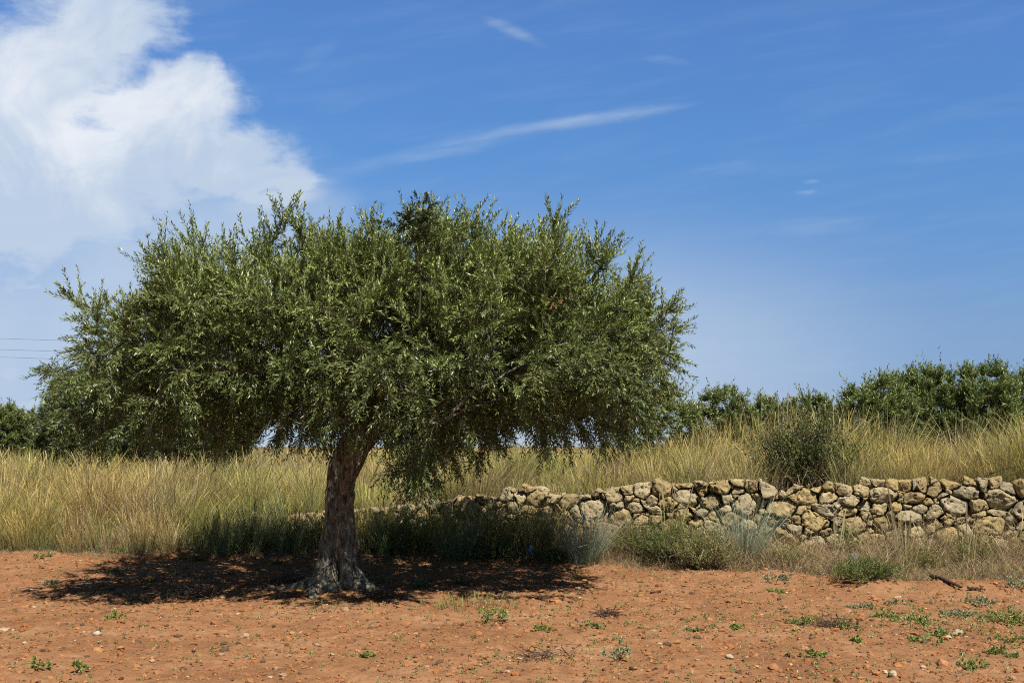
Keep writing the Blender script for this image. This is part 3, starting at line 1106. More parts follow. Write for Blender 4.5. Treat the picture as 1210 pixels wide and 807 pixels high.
# individual tussocks
def tussock_thing(label, p, h, n, rad, cb, ct, group, fan=0.6, wid=0.007, headp=0.1, droop=0.4, name='grass_tussock', cat='grass tuft'):
    p = np.array([p[0], p[1], float(gz(p[0], p[1]))])
    V, F, K = tussocks(p[None], np.array([n]), np.array([rad]), np.array([h]), np.array([cb]), np.array([ct]), fan=fan, wid=wid, headp=headp, droop=droop, K=6)
    o = np_mesh(name, V, F, K, M['grass'], None, True, loc=p)
    return tag(o, label, cat, group)


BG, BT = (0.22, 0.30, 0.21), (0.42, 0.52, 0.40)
TG = 'coarse grass tussocks along the wall'
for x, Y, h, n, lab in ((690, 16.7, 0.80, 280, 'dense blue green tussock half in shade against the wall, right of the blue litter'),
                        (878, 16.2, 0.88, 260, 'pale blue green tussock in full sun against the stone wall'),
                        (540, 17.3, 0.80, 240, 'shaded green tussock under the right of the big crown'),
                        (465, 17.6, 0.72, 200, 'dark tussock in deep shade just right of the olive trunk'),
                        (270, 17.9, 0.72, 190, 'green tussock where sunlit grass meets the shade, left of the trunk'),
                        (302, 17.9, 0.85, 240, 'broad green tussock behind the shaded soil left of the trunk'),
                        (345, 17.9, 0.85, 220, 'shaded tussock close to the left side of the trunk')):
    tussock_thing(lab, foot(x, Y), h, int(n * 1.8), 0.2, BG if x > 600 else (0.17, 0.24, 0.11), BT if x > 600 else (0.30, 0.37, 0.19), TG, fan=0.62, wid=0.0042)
# tall lone stalks before the wall
SG = 'tall dry stalks standing before the wall'
for x, Y, h, n, lab in ((984, 15.6, 0.72, 7, 'few thin pale stalks left of the low rounded bush'), (1067, 15.2, 1.05, 26, 'tall clump of straight pale stalks rising over the wall right of the rounded bush'),
                        (1138, 15.3, 0.85, 8, 'thin bent straw stalks before the right end of the wall'), (790, 16.6, 1.0, 16, 'thin green stalks before the big pale stones left of the pale tussock')):
    tussock_thing(lab, foot(x, Y), h, n, 0.08, (0.34, 0.30, 0.15), (0.46, 0.38, 0.2), SG, fan=0.18, wid=0.011, headp=0.5, droop=0.15, name='dry_stalks', cat='dry stalks')
q = foot(918, 19.6)
tussock_thing('tall thin plumed stalks rising above the olive bushes on the right', q, 1.8, 46, 0.35, (0.46, 0.38, 0.2), (0.60, 0.48, 0.32), None, fan=0.16, wid=0.0065, headp=0.6, droop=0.2, name='plume_grass', cat='tall grass')

# ------------------------------------------------------------------ dry brush at the foot of the wall
n = 21000
X = rng.uniform(-0.6, 9.5, n)
X = np.concatenate([X, rng.uniform(-11, -0.6, 6000)])
fr = rng.uniform(0, 1, len(X))
ye, yw = y_edge(X), np.minimum(y_wall(X), y_edge(X) + 2.3)
Yb = ye + 0.05 + fr * (yw - ye - 0.2)
P0 = xyz(X, Yb, gz(X, Yb) - 0.01)
clump = sstep(-0.35, 0.35, fbm(xyz(X * 1.4, Yb * 1.4), 3, 91))
H = rng.uniform(0.10, 0.50, len(X)) * (0.35 + 1.05 * clump) * np.where(X < -0.6, 0.6, 1)
lean = rng.normal(0, 0.75, (len(X), 2))
cols = np.array([(0.33, 0.22, 0.13), (0.42, 0.30, 0.19), (0.22, 0.15, 0.10), (0.52, 0.40, 0.23), (0.36, 0.33, 0.14)])
cb = cols[rng.integers(0, 5, len(X))]
V, F, K = blades(P0, H, lean, rng.normal(0, 0.4, (len(X), 2)), rng.uniform(0.0035, 0.007, len(X)), cb, cb * 1.25, 5, rng.uniform(size=len(X)) < 0.15)
A1 = Acc()
A1.add(V, F, K)
# low straw litter
n = 9000
X = rng.uniform(-11, 9.5, n)
Yb = y_edge(X) - 0.15 + np.abs(rng.normal(0, 0.9, n))
P0 = xyz(X, Yb, gz(X, Yb) - 0.005)
ok = Yb < y_wall(X) - 0.05
P0 = P0[ok]
n = len(P0)
cb = np.array([(0.42, 0.32, 0.18), (0.33, 0.24, 0.14), (0.26, 0.19, 0.12), (0.3, 0.28, 0.13)])[rng.integers(0, 4, n)]
V, F, K = blades(P0, rng.uniform(0.04, 0.13, n), rng.normal(0, 1.1, (n, 2)), rng.normal(0, 0.5, (n, 2)), rng.uniform(0.004, 0.008, n), cb, cb * 1.1, 3)
A1.add(V, F, K)
tag(A1.build('dry_undergrowth', M['grass']), 'tangled grey brown dry undergrowth between the soil and the wall', 'undergrowth', kind='stuff')

# ------------------------------------------------------------------ shrubs before the wall
SH = 'small green shrubs at the foot of the wall'
GY_ = ((0.14, 0.15, 0.045), (0.34, 0.32, 0.11))
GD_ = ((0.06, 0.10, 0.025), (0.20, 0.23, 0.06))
for x, y, rx, h, n, pal, lab in ((752, 656, 0.40, 0.46, 120, GD_, 'green shrub at the left end of the sunlit shrubs before the wall'),
                                 (793, 664, 0.50, 0.62, 200, GD_, 'largest green shrub in the middle of the cluster before the wall'),
                                 (832, 674, 0.42, 0.56, 180, GY_, 'bushy yellow green shrub just left of the pale blue tussock'),
                                 (1022, 686, 0.42, 0.27, 150, GD_, 'low rounded dense green bush at the edge of the soil'),
                                 (1000, 652, 0.26, 0.36, 50, GD_, 'bright green shrub against the wall behind the low rounded bush'),
                                 (1150, 668, 0.34, 0.42, 70, GY_, 'spiky yellow green shrub near the right end of the wall'),
                                 (935, 668, 0.36, 0.30, 60, GY_, 'straggly thin shrub right of the pale blue tussock'),
                                 (1090, 672, 0.30, 0.30, 50, GY_, 'small straw tinged shrub between the tall stalks and the spiky shrub'),
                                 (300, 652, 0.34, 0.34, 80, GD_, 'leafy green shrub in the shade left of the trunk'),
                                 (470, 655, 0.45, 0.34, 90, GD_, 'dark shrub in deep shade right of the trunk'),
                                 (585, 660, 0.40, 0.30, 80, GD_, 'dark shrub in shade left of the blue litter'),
                                 (655, 664, 0.30, 0.22, 60, GD_, 'low dark shrub at the shadow edge right of the blue litter')):
    p = ground_at(x, y)
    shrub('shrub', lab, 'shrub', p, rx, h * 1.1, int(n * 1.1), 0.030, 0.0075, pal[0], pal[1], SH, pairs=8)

# ------------------------------------------------------------------ weeds on the soil
WG = 'green weeds sprouting on the red soil'
LG = ((0.13, 0.20, 0.04), (0.27, 0.34, 0.09))
GR_ = ((0.17, 0.21, 0.12), (0.30, 0.34, 0.22))
weeds = [(50, 659, 0.16, 0.10, LG, 'bright green weed at the far left against the dry grass'), (146, 653, 0.15, 0.11, LG, 'dark green weed at the grass edge left of the shade'),
         (140, 676, 0.20, 0.05, GR_, 'flat grey green weed left of the tree shadow'), (60, 690, 0.10, 0.05, GR_, 'pale weed on bare soil below the far left weed'),
         (138, 733, 0.10, 0.10, LG, 'lone upright weed on bare soil below the shadow tip'), (49, 791, 0.09, 0.09, LG, 'weed nearest the lower left corner'),
         (94, 793, 0.09, 0.08, LG, 'weed at the bottom edge, second from the lower left corner'), (435, 779, 0.07, 0.08, LG, 'small green weed at the bottom below the trunk'),
         (730, 779, 0.13, 0.16, GR_, 'pale grey green thistle seedling on bare soil at the bottom centre'), (584, 734, 0.17, 0.15, LG, 'taller green weed at the right end of the grassy patch'),
         (1022, 722, 0.26, 0.08, GR_, 'grey green creeping weed below the low rounded bush'), (950, 738, 0.24, 0.07, LG, 'green creeping weed beside the brown twig heap'),
         (1078, 737, 0.30, 0.09, LG, 'bright green weed patch in the middle of the right hand weeds'), (1135, 730, 0.28, 0.09, GR_, 'grey green weed patch below the fallen branch'),
         (1192, 735, 0.34, 0.13, LG, 'leafy weed patch by the right edge'), (1120, 752, 0.22, 0.07, LG, 'low weed between the two right hand patches'),
         (918, 685, 0.25, 0.09, GR_, 'pale silvery weed at the soil edge below the pale blue tussock'), (1200, 695, 0.22, 0.20, GR_, 'silvery leafy plant at the right edge above the weeds'),
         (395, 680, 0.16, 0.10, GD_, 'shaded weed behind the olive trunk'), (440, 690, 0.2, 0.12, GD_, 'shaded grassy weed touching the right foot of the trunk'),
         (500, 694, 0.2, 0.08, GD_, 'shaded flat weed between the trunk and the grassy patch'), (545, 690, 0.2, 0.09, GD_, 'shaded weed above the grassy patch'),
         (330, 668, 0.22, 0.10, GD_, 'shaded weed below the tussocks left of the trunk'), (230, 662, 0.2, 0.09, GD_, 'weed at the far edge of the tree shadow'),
         (180, 688, 0.1, 0.05, LG, 'tiny weed just left of the tree shadow'), (870, 745, 0.08, 0.07, LG, 'small weed on bare soil left of the brown twig heap'),
         (960, 775, 0.12, 0.06, LG, 'low weed near the bottom right of centre'), (1010, 760, 0.10, 0.06, LG, 'low weed below the brown twig heap'), (820, 748, 0.09, 0.06, GD_, 'dark little weed right of the dead tuft'),
         (1045, 732, 0.22, 0.09, LG, 'green weed between the grey creeping weed and the bright weed patch'), (1160, 715, 0.20, 0.10, GR_, 'grey green weed close below the short dark stick'),
         (1095, 762, 0.20, 0.08, LG, 'low green weed below the bright weed patch'), (1205, 760, 0.22, 0.10, LG, 'green weed touching the right edge near the bottom'),
         (1000, 742, 0.16, 0.07, LG, 'small green weed on the right end of the brown twig heap'), (1060, 715, 0.18, 0.06, GR_, 'thin grey weed below the tall pale stalks'),
         (1150, 790, 0.16, 0.07, LG, 'green weed at the bottom edge on the right'), (915, 700, 0.16, 0.05, LG, 'thin green weed below the pale silvery weed'),
         (700, 742, 0.12, 0.05, LG, 'faint weed left of the small dark dead tuft'), (640, 745, 0.12, 0.06, LG, 'faint green weed right of the taller green weed'),
         (1180, 775, 0.18, 0.07, LG, 'low weed patch in the lower right corner')]
for x, y, rx, h, pal, lab in weeds:
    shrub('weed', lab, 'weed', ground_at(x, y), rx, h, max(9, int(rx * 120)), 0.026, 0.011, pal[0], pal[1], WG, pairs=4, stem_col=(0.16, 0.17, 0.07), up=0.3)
p = ground_at(562, 718)
o_ = tussock_thing('sparse patch of short yellow green grass on the soil right of the trunk', p, 0.13, 260, 0.42, (0.20, 0.22, 0.07), (0.30, 0.32, 0.11), None, fan=0.5, wid=0.005, name='grass_patch')
p = ground_at(385, 722)
tussock_thing('short dry yellow grass just before the foot of the trunk', p, 0.12, 60, 0.16, (0.28, 0.24, 0.1), (0.38, 0.34, 0.15), None, fan=0.6, wid=0.005, name='grass_patch')
# seedlings sprinkled over the soil
n = 5000
X = rng.uniform(-6, 7.5, n)
Yb = rng.uniform(7.8, 16.5, n)
wgt = 0.25 + 0.75 * sstep(-0.1, 0.35, fbm(xyz(X * 0.6, Yb * 0.6), 3, 23)) * sstep(-2, 3, X)
wgt = 0.6 * wgt + 0.9 * np.exp(-((X - 4.6) / 1.3) ** 2 - ((Yb - 11.6) / 1.3) ** 2)
ok = (Yb < y_edge(X) - 0.2) & (rng.uniform(size=n) < wgt)
X, Yb = X[ok], Yb[ok]
n = len(X)
O = np.repeat(xyz(X, Yb, gz(X, Yb) + 0.012), 3, 0) + rng.normal(0, 0.012, (n * 3, 3)) * np.array([1, 1, 0])
D = unit(rng.normal(0, 0.8, (n * 3, 3)) * np.array([1, 1, 0.2]) + np.array([0, 0, 0.8]))
V, F, K = shoot_leaves(O, D, np.repeat(rng.uniform(0.02, 0.07, n), 3), np.zeros_like(O), np.full(n * 3, 2), 0.024, 0.011, (0.12, 0.17, 0.04), (0.27, 0.31, 0.11))
tag(np_mesh('seedlings', V, F, K, M['shrub_leaf'], None, False), 'tiny green seedlings sprinkled over the red soil', 'weeds', kind='stuff')

# ------------------------------------------------------------------ clods, gravel, pebbles
n = 52000
X = rng.uniform(-7.5, 8, n)
Yb = 7.6 + 10.5 * rng.uniform(0, 1, n) ** 1.25
ok = (Yb < y_edge(X) + 0.1) & (np.abs(X) < 0.45 * Yb + 0.4)
X, Yb = X[ok], Yb[ok]
n = len(X)
sz = np.clip(rng.lognormal(-4.95, 0.62, n), 0.003, 0.040)
P0 = xyz(X, Yb, gz(X, Yb) + clods(X, Yb) + sz * 0.15)
cl = np.array([(0.38, 0.165, 0.066), (0.33, 0.137, 0.052), (0.45, 0.22, 0.10), (0.34, 0.165, 0.075), (0.40, 0.18, 0.075), (0.42, 0.2, 0.09), (0.36, 0.15, 0.06), (0.15, 0.09, 0.055)])[np.minimum(rng.integers(0, 14, n) % 10, 7)] * rng.uniform(0.85, 1.15, (n, 1))
V, F, K = lumps(P0, sz, cl, 1, 0.7, 0.35)
tag(np_mesh('soil_clods', V, F, K, M['clod'], None, False), 'crumbs and clods of dry red soil', 'soil', kind='stuff')
n = 1700
X = rng.uniform(-7.5, 8, n)
Yb = rng.uniform(7.6, 17.5, n)
ok = (Yb < y_edge(X)) & (np.abs(X) < 0.45 * Yb + 0.4)
X, Yb = X[ok], Yb[ok]
n = len(X)
sz = np.clip(rng.lognormal(-4.75, 0.4, n), 0.005, 0.02)
P0 = xyz(X, Yb, gz(X, Yb) + clods(X, Yb) + sz * 0.2)
cl = np.array([(0.50, 0.33, 0.19), (0.55, 0.42, 0.28), (0.47, 0.27, 0.14)])[rng.integers(0, 3, n)] * rng.uniform(0.85, 1.2, (n, 1))
V, F, K = lumps(P0, sz, cl, 1, 0.6, 0.35)
tag(np_mesh('gravel', V, F, K, M['pebble'], None, False), 'pale gravel chips scattered over the red soil', 'gravel', kind='stuff')

PG = 'pale stones lying on the red soil'


def pebble(x, y, s, col, label):
    p = ground_at(x, y)
    p[2] += float(clods(p[0], p[1])) + s * 0.25
    V, F, K = lumps(np.zeros((1, 3)), np.array([s * 0.9]), 0.82 * np.array([col]), 3, 0.6, 0.4)
    o = np_mesh('pebble', V, F, K, M['pebble'], None, True)
    o.location = p
    return tag(o, label, 'stone', PG)


for x, y, s, c_, lab in ((290, 753, 0.062, (0.52, 0.33, 0.20), 'largest flat tan stone on the soil below the shadow'), (115, 752, 0.042, (0.66, 0.58, 0.45), 'white flat stone below the lone upright weed'),
                         (260, 728, 0.04, (0.46, 0.26, 0.15), 'tan stone just below the shadow left of the trunk'), (201, 711, 0.045, (0.55, 0.36, 0.2), 'pale tan stone at the lower edge of the shadow'),
                         (407, 723, 0.05, (0.50, 0.31, 0.19), 'tan stone right before the foot of the trunk'), (683, 697, 0.05, (0.60, 0.42, 0.29), 'pale stone at the upper edge of the bare soil right of the grassy patch'),
                         (775, 701, 0.06, (0.42, 0.20, 0.11), 'reddish stone standing on the soil below the largest green shrub'), (1060, 706, 0.045, (0.58, 0.40, 0.26), 'pale stone below the tall stalks'),
                         (1131, 751, 0.06, (0.62, 0.46, 0.33), 'pale pinkish stone among the weeds on the right'), (1120, 755, 0.035, (0.70, 0.58, 0.44), 'small whitish stone beside the pale pinkish one'),
                         (862, 780, 0.035, (0.64, 0.50, 0.36), 'whitish stone near the bottom right of the thistle seedling'), (1055, 800, 0.045, (0.68, 0.55, 0.42), 'whitish stone at the bottom edge on the right'),
                         (5, 743, 0.04, (0.58, 0.44, 0.3), 'pale stone at the left edge'), (950, 767, 0.04, (0.5, 0.3, 0.19), 'tan stone below the brown twig heap'), (656, 700, 0.04, (0.56, 0.38, 0.25), 'small pale stone right of the grassy patch')):
    pebble(x, y, s, c_, lab)
for k in range(70):
    x, y = rng.uniform(5, 1205), rng.uniform(698, 805)
    s = rng.uniform(0.012, 0.026)
    pebble(x, y, s, np.array([(0.52, 0.37, 0.25), (0.46, 0.28, 0.17), (0.58, 0.46, 0.33)][k % 3]) * rng.uniform(0.9, 1.15), 'small pale stone lying loose on the red soil')

# ------------------------------------------------------------------ dry stone wall
def clip_half(poly_, nrm, c):
    out = []
    for a, b in zip(poly_, poly_[1:] + poly_[:1]):
        da, db = a @ nrm - c, b @ nrm - c
        if da <= 0:
            out.append(a)
        if da * db < 0:
            out.append(a + (b - a) * (da / (da - db)))
    return out


AN = 1.42   # stones lie wider than high
WX0, WX1 = -4.7, 9.2
sd, sr = [], []


def sx_of(X):
    return X


rads = np.sort(np.concatenate([rng.uniform(0.17, 0.225, 36), rng.uniform(0.10, 0.17, 130), rng.uniform(0.03, 0.10, 620)]))[::-1]
for r_ in rads:
    for _ in range(60):
        X_ = rng.uniform(WX0, WX1)
        b0 = float(gz_low(X_, y_wall(X_) - 0.05)) - 0.03
        tp = float(z_wall(X_))
        z_ = rng.uniform(b0, tp - r_ * 0.45)
        p = np.array([X_, z_ * AN])
        if all(np.hypot(*(p - q)) > 0.80 * (r_ + rq) for q, rq in zip(sd, sr)):
            sd.append(p)
            sr.append(r_)
            break
ns = len(sd)
# ghosts above and below bound the cells
gh, gr = [], []
for X_ in np.arange(WX0 - 0.4, WX1 + 0.4, 0.11):
    tp = float(z_wall(X_))
    gh.append(np.array([X_ + rng.normal(0, 0.03), (tp + rng.uniform(-0.05, 0.2)) * AN + 0.06]))
    gr.append(0.05)
    b0 = float(gz_low(X_, y_wall(X_) - 0.05))
    gh.append(np.array([X_, (b0 - 0.22) * AN]))
    gr.append(0.05)
for z_ in np.arange(0, 1.4, 0.12):
    gh.append(np.array([WX0 - 0.2, z_ * AN]))
    gr.append(0.05)
    gh.append(np.array([WX1 + 0.2, z_ * AN]))
    gr.append(0.05)
allp, allr = np.array(sd + gh), np.array(sr + gr)
xw = float(1.5)
wall_o = np.array([xw, float(y_wall(xw)) + 0.25, float(gz_low(xw, y_wall(xw) - 0.05))])
wall = thing('dry_stone_wall', wall_o, 'dry stone wall of rough yellowish limestone boulders behind the soil', 'wall')
stones = []
PALS = np.array([(0.54, 0.43, 0.25), (0.48, 0.37, 0.20), (0.57, 0.475, 0.30), (0.52, 0.395, 0.195), (0.49, 0.42, 0.285)])
for k in range(ns):
    c0, r0 = allp[k], allr[k]
    d = np.hypot(*(allp - c0).T)
    nb = np.argsort(d)[1:26]
    pg = [c0 + np.array(q) * 0.6 for q in ((-1, -1), (1, -1), (1, 1), (-1, 1))]
    for q in nb:
        n_ = allp[q] - c0
        cc_ = (allp[q] @ allp[q] - c0 @ c0 - allr[q] ** 2 + r0 ** 2) / 2
        pg = clip_half(pg, n_, cc_)
        if len(pg) < 3:
            break
    if len(pg) < 3:
        continue
    pg = np.array(pg)
    pg[:, 1] /= AN
    w3 = xyz(pg[:, 0], pg[:, 1])
    pg = pg + np.stack([0.075 * vnoise(w3 * 4.1, 61) + 0.03 * vnoise(w3 * 11, 62), 0.055 * vnoise(w3 * 4.1, 63) + 0.03 * vnoise(w3 * 11, 64)], 1)
    area = 0.5 * abs(np.sum(pg[:, 0] * np.roll(pg[:, 1], -1) - np.roll(pg[:, 0], -1) * pg[:, 1]))
    if area < 0.0022:
        continue
    stones.append((area, pg))
stones.sort(key=lambda s: -s[0])
print('stones', len(stones))


def stone_mesh(pg, cuts):
    """an angular block filling one cell of the wall face: hull of a front, a middle and a back ring, roughened"""
    import bmesh
    ctr_ = pg.mean(0)
    size = math.sqrt(0.5 * abs(np.sum(pg[:, 0] * np.roll(pg[:, 1], -1) - np.roll(pg[:, 0], -1) * pg[:, 1])))
    q = pg - ctr_
    lim = 1.7 * np.median(np.hypot(*q.T))
    q = q * np.minimum(1, lim / np.maximum(np.hypot(*q.T), 1e-6))[:, None]
    dep = min(0.21, 0.09 + 0.55 * size) * rng.uniform(0.85, 1.1)
    m_ = len(q)
    tx, tz = rng.normal(0, 0.16, 2)
    pts = []
    for sc_, y_, jy in ((rng.uniform(0.72, 0.92), -dep, 0.10), (0.93, -dep * 0.62, 0.12), (1.0, -dep * 0.1, 0.15), (0.85, dep, 0.1)):
        w = q * (sc_ * rng.uniform(0.93, 1.04, (m_, 1)))
        yy = y_ + rng.normal(0, jy, m_) * dep + (tx * w[:, 0] + tz * w[:, 1])
        pts.append(np.stack([w[:, 0], yy, w[:, 1]], 1))
    pts = np.concatenate(pts) * np.array([1.03, 1, 1.03])
    bm = bmesh.new()
    for p in pts:
        bm.verts.new(p)
    res = bmesh.ops.convex_hull(bm, input=bm.verts[:])
    bmesh.ops.delete(bm, geom=list({g for g in res['geom_interior'] + res['geom_unused'] if isinstance(g, bmesh.types.BMVert)}), context='VERTS')
    bmesh.ops.dissolve_limit(bm, angle_limit=0.22, verts=bm.verts[:], edges=bm.edges[:])
    bmesh.ops.bevel(bm, geom=bm.edges[:], offset=size * 0.05, segments=1, affect='EDGES', profile=0.5)
    bmesh.ops.triangulate(bm, faces=bm.faces[:])
    for _ in range(cuts):
        lng = [e for e in bm.edges if e.calc_length() > 0.032]
        if not lng:
            break
        bmesh.ops.subdivide_edges(bm, edges=lng, cuts=1, use_grid_fill=False)
        bmesh.ops.triangulate(bm, faces=[f for f in bm.faces if len(f.verts) > 3])
    bm.normal_update()
    bm.verts.index_update()
    L_ = np.array([v.co[:] for v in bm.verts])
    dn = np.array([v.normal[:] for v in bm.verts])
    f = np.array([[v.index for v in fc.verts] for fc in bm.faces if len(fc.verts) == 3])
    bm.free()
    off = rng.uniform(0, 100, 3)
    L_ = L_ + dn * (size * 0.10 * fbm(L_ * 8 + off, 3, 3) + 0.020 * fbm(L_ * 26 + off, 3, 4, 0.6))[:, None]
    pt = vnoise(L_ * 24 + off * 2, 9)
    L_ = L_ - dn * (0.03 * sstep(0.36, 0.7, pt))[:, None]
    Xc = ctr_[0]
    y0 = float(y_wall(Xc))
    fr_ = rng.uniform(-0.045, 0.05)
    ca, sa = 1 / math.hypot(1, 0.235), -0.235 / math.hypot(1, 0.235)
    Wv = np.stack([Xc + L_[:, 0] * ca - L_[:, 1] * sa, y0 + dep + fr_ + L_[:, 0] * sa + L_[:, 1] * ca, ctr_[1] + L_[:, 2]], 1)
    # batter: the face leans back a little as it rises
    Wv[:, 1] += 0.12 * (ctr_[1] - 0.3)
    return Wv, f


rest = Acc()
for k, (area, pg) in enumerate(stones):
    Wv, f = stone_mesh(pg, 4)
    col_ = PALS[rng.integers(0, 5)] * rng.uniform(0.82, 1.12)
    if k < 100:
        np_mesh('stone', Wv - wall_o, f, np.tile(col_, (len(Wv), 1)), M['stone'], wall)
    else:
        rest.add(Wv - wall_o, f, col_)
# loose stones balanced on the broken top where the wall leaves the shade, and rubble heart behind the face
for x, y, s in ((640, 580, 0.13), (626, 588, 0.09), (655, 588, 0.10), (612, 596, 0.10)):
    q = at(x, y, 18.4 if x > 500 else 19.2)
    V, F, K = lumps(q[None], np.array([s]), PALS[2:3] * 0.95, 3, 0.6, 0.3)
    rest.add(V - wall_o, F, K)
ro = rest.build('stones', M['stone'], wall)
ro['kind'] = 'stuff'
Xs = np.arange(WX0, WX1, 0.16)
cp_ = []
for X_ in Xs:
    for zf in (0.15, 0.5, 0.85):
        b0 = float(gz_low(X_, y_wall(X_)))
        cp_.append((X_ + rng.normal(0, 0.03), float(y_wall(X_)) + 0.37, b0 + (float(z_wall(X_)) - 0.14 - b0) * zf))
cp_ = np.array(cp_)
V, F, K = lumps(cp_, np.full(len(cp_), 0.17), np.tile((0.27, 0.20, 0.12), (len(cp_), 1)), 2, 1.0, 0.3)
ho = np_mesh('rubble_heart', V - wall_o, F, K, M['stone'], wall)
ho['kind'] = 'stuff'

# ------------------------------------------------------------------ sticks, twig heaps, litter
def stick(name, pts, r, label, cat, col=(0.10, 0.06, 0.04), n=8):
    p0 = np.array(pts[0])
    s = np.linspace(0, 1, 24)
    kx = np.linspace(0, 1, len(pts))
    Pp = np.stack([np.interp(s, kx, [p[c] for p in pts]) for c in range(3)], 1)
    Pp = np.stack([sm(Pp[:, c], 2) for c in range(3)], 1) + rng.normal(0, 0.004, Pp.shape)
    V, Fq = tube(Pp, r * (1 - 0.6 * s), n)
    o = np_mesh(name, V, Fq, np.tile(col, (len(V), 1)), M['twig'], None, True, loc=p0)
    return tag(o, label, cat)


g = [ground_at(x, y) for x, y in ((1100, 684), (1118, 690), (1138, 698))]
for q in g:
    q[2] += 0.035
stick('fallen_branch', g, 0.032, 'dark brown fallen branch lying at the edge of the soil', 'branch')
g = [ground_at(x, y) for x, y in ((1143, 697), (1165, 700))]
for q in g:
    q[2] += 0.025
stick('fallen_stick', g, 0.018, 'short dark stick right of the fallen branch', 'stick')
a_ = at(1148, 577, 17.6)
a_[2] = gz(a_[0], a_[1])
stick('bare_branch', [a_, at(1158, 566, 17.5), at(1175, 557, 17.4), at(1195, 552, 17.3), at(1225, 549, 17.2)], 0.014, 'thin bare dark branch arching over the wall at the right', 'branch', n=6)


def twig_heap(label, p, rx, n, h, col, name='twig_heap'):
    p = np.array([p[0], p[1], float(gz(p[0], p[1])) + 0.01])
    O = np.stack([rng.normal(0, rx * 0.36, n), rng.normal(0, rx * 0.26, n), np.abs(rng.normal(0, h * 0.35, n))], 1)
    D = unit(rng.normal(0, 1, (n, 3)) * np.array([1, 0.8, 0.3]))
    L = rng.uniform(0.08, 0.28, n) * (rx / 0.3)
    V, F, K = shoot_stems(O - D * L[:, None] / 2, D, L, rng.normal(0, 0.2, (n, 3)), rng.uniform(0.0025, 0.006, n), col)
    V[:, 2] = np.maximum(V[:, 2], 0.002)
    o = np_mesh(name, V, F, K, M['twig'])
    o.location = p
    return tag(o, label, 'twigs', 'heaps of dead twigs on the soil')


BR = (0.13, 0.085, 0.055)
twig_heap('small dark dead tuft of twigs on bare soil left of centre right', ground_at(718, 730), 0.18, 80, 0.10, (0.10, 0.065, 0.045))
twig_heap('brown twig heap among green weeds on the right', ground_at(985, 741), 0.30, 100, 0.09, BR)
twig_heap('grey heap of dead twigs in the shadow left of the trunk', ground_at(228, 706), 0.40, 150, 0.12, (0.16, 0.12, 0.09))
twig_heap('tangle of dead twigs in shade touching the left root of the trunk', ground_at(340, 690), 0.36, 140, 0.16, (0.18, 0.14, 0.10))
twig_heap('thin line of dark twigs near the bottom centre', ground_at(640, 778), 0.30, 50, 0.05, (0.11, 0.07, 0.05))
twig_heap('few pale straws lying by the upper edge of the bare soil', ground_at(838, 716), 0.18, 26, 0.05, (0.36, 0.26, 0.16))
twig_heap('dry stalks lying in shade right of the trunk foot', ground_at(448, 706), 0.30, 90, 0.12, (0.15, 0.11, 0.08))


def crushed_bottle(label, p, mat, s, tilt):
    """squashed plastic canister with a neck and a cap"""
    root = thing('plastic_canister', p, label, 'litter')
    prof = [(0.0, 0.0), (0.8, 0.02), (1.0, 0.12), (0.97, 0.55), (1.0, 1.1), (0.85, 1.35), (0.4, 1.52), (0.3, 1.56), (0.3, 1.7), (0.0, 1.7)]
    n = 20
    a = np.arange(n) * 2 * PI / n
    V = []
    for r_, z_ in prof:
        sq = 1 / np.maximum(np.abs(np.cos(a)) ** 4 + np.abs(np.sin(a)) ** 4, 1e-3) ** 0.25
        rr_ = r_ * (sq if r_ > 0.5 else np.ones(n))
        V.append(np.stack([rr_ * np.cos(a), 0.7 * rr_ * np.sin(a), np.full(n, z_)], 1))
    V = np.concatenate(V)
    V = V + 0.10 * np.stack([vnoise(V * 1.7, 2), vnoise(V * 1.7, 3), 0 * V[:, 0]], 1)
    ct, st = math.cos(tilt), math.sin(tilt)
    V = V @ np.array([[ct, 0, -st], [0, 1, 0], [st, 0, ct]])
    V[:, 2] -= V[:, 2].min()
    i = np.arange(len(prof) - 1)[:, None] * n
    j = np.arange(n)[None]
    F = np.stack([i + j, i + (j + 1) % n, i + n + (j + 1) % n, i + n + j], -1).reshape(-1, 4)
    np_mesh('body', V * s, F, None, mat, root)
    k = V[(len(prof) - 2) * n:(len(prof) - 1) * n]
    ax = unit(k.mean(0) - V[(len(prof) - 3) * n:(len(prof) - 2) * n].mean(0))
    Vc, Fc = tube(np.array([k.mean(0) - ax * 0.12, k.mean(0) + ax * 0.12, k.mean(0) + ax * 0.14]), [0.38, 0.38, 0.02], 14)
    np_mesh('cap', Vc * s, Fc, None, M['grey_plastic'], root)
    return root


p = at(622, 644, 17.2)
p[2] = gz(p[0], p[1]) + 0.01
crushed_bottle('crushed blue plastic canister lying in the shade at the foot of the wall', p, M['blue_plastic'], 0.07, 1.2)
p = at(1006, 655, 15.9)
p[2] = gz(p[0], p[1]) - 0.01
crushed_bottle('grey plastic canister caught in the undergrowth behind the low rounded bush', p, M['grey_plastic'], 0.055, 1.3)

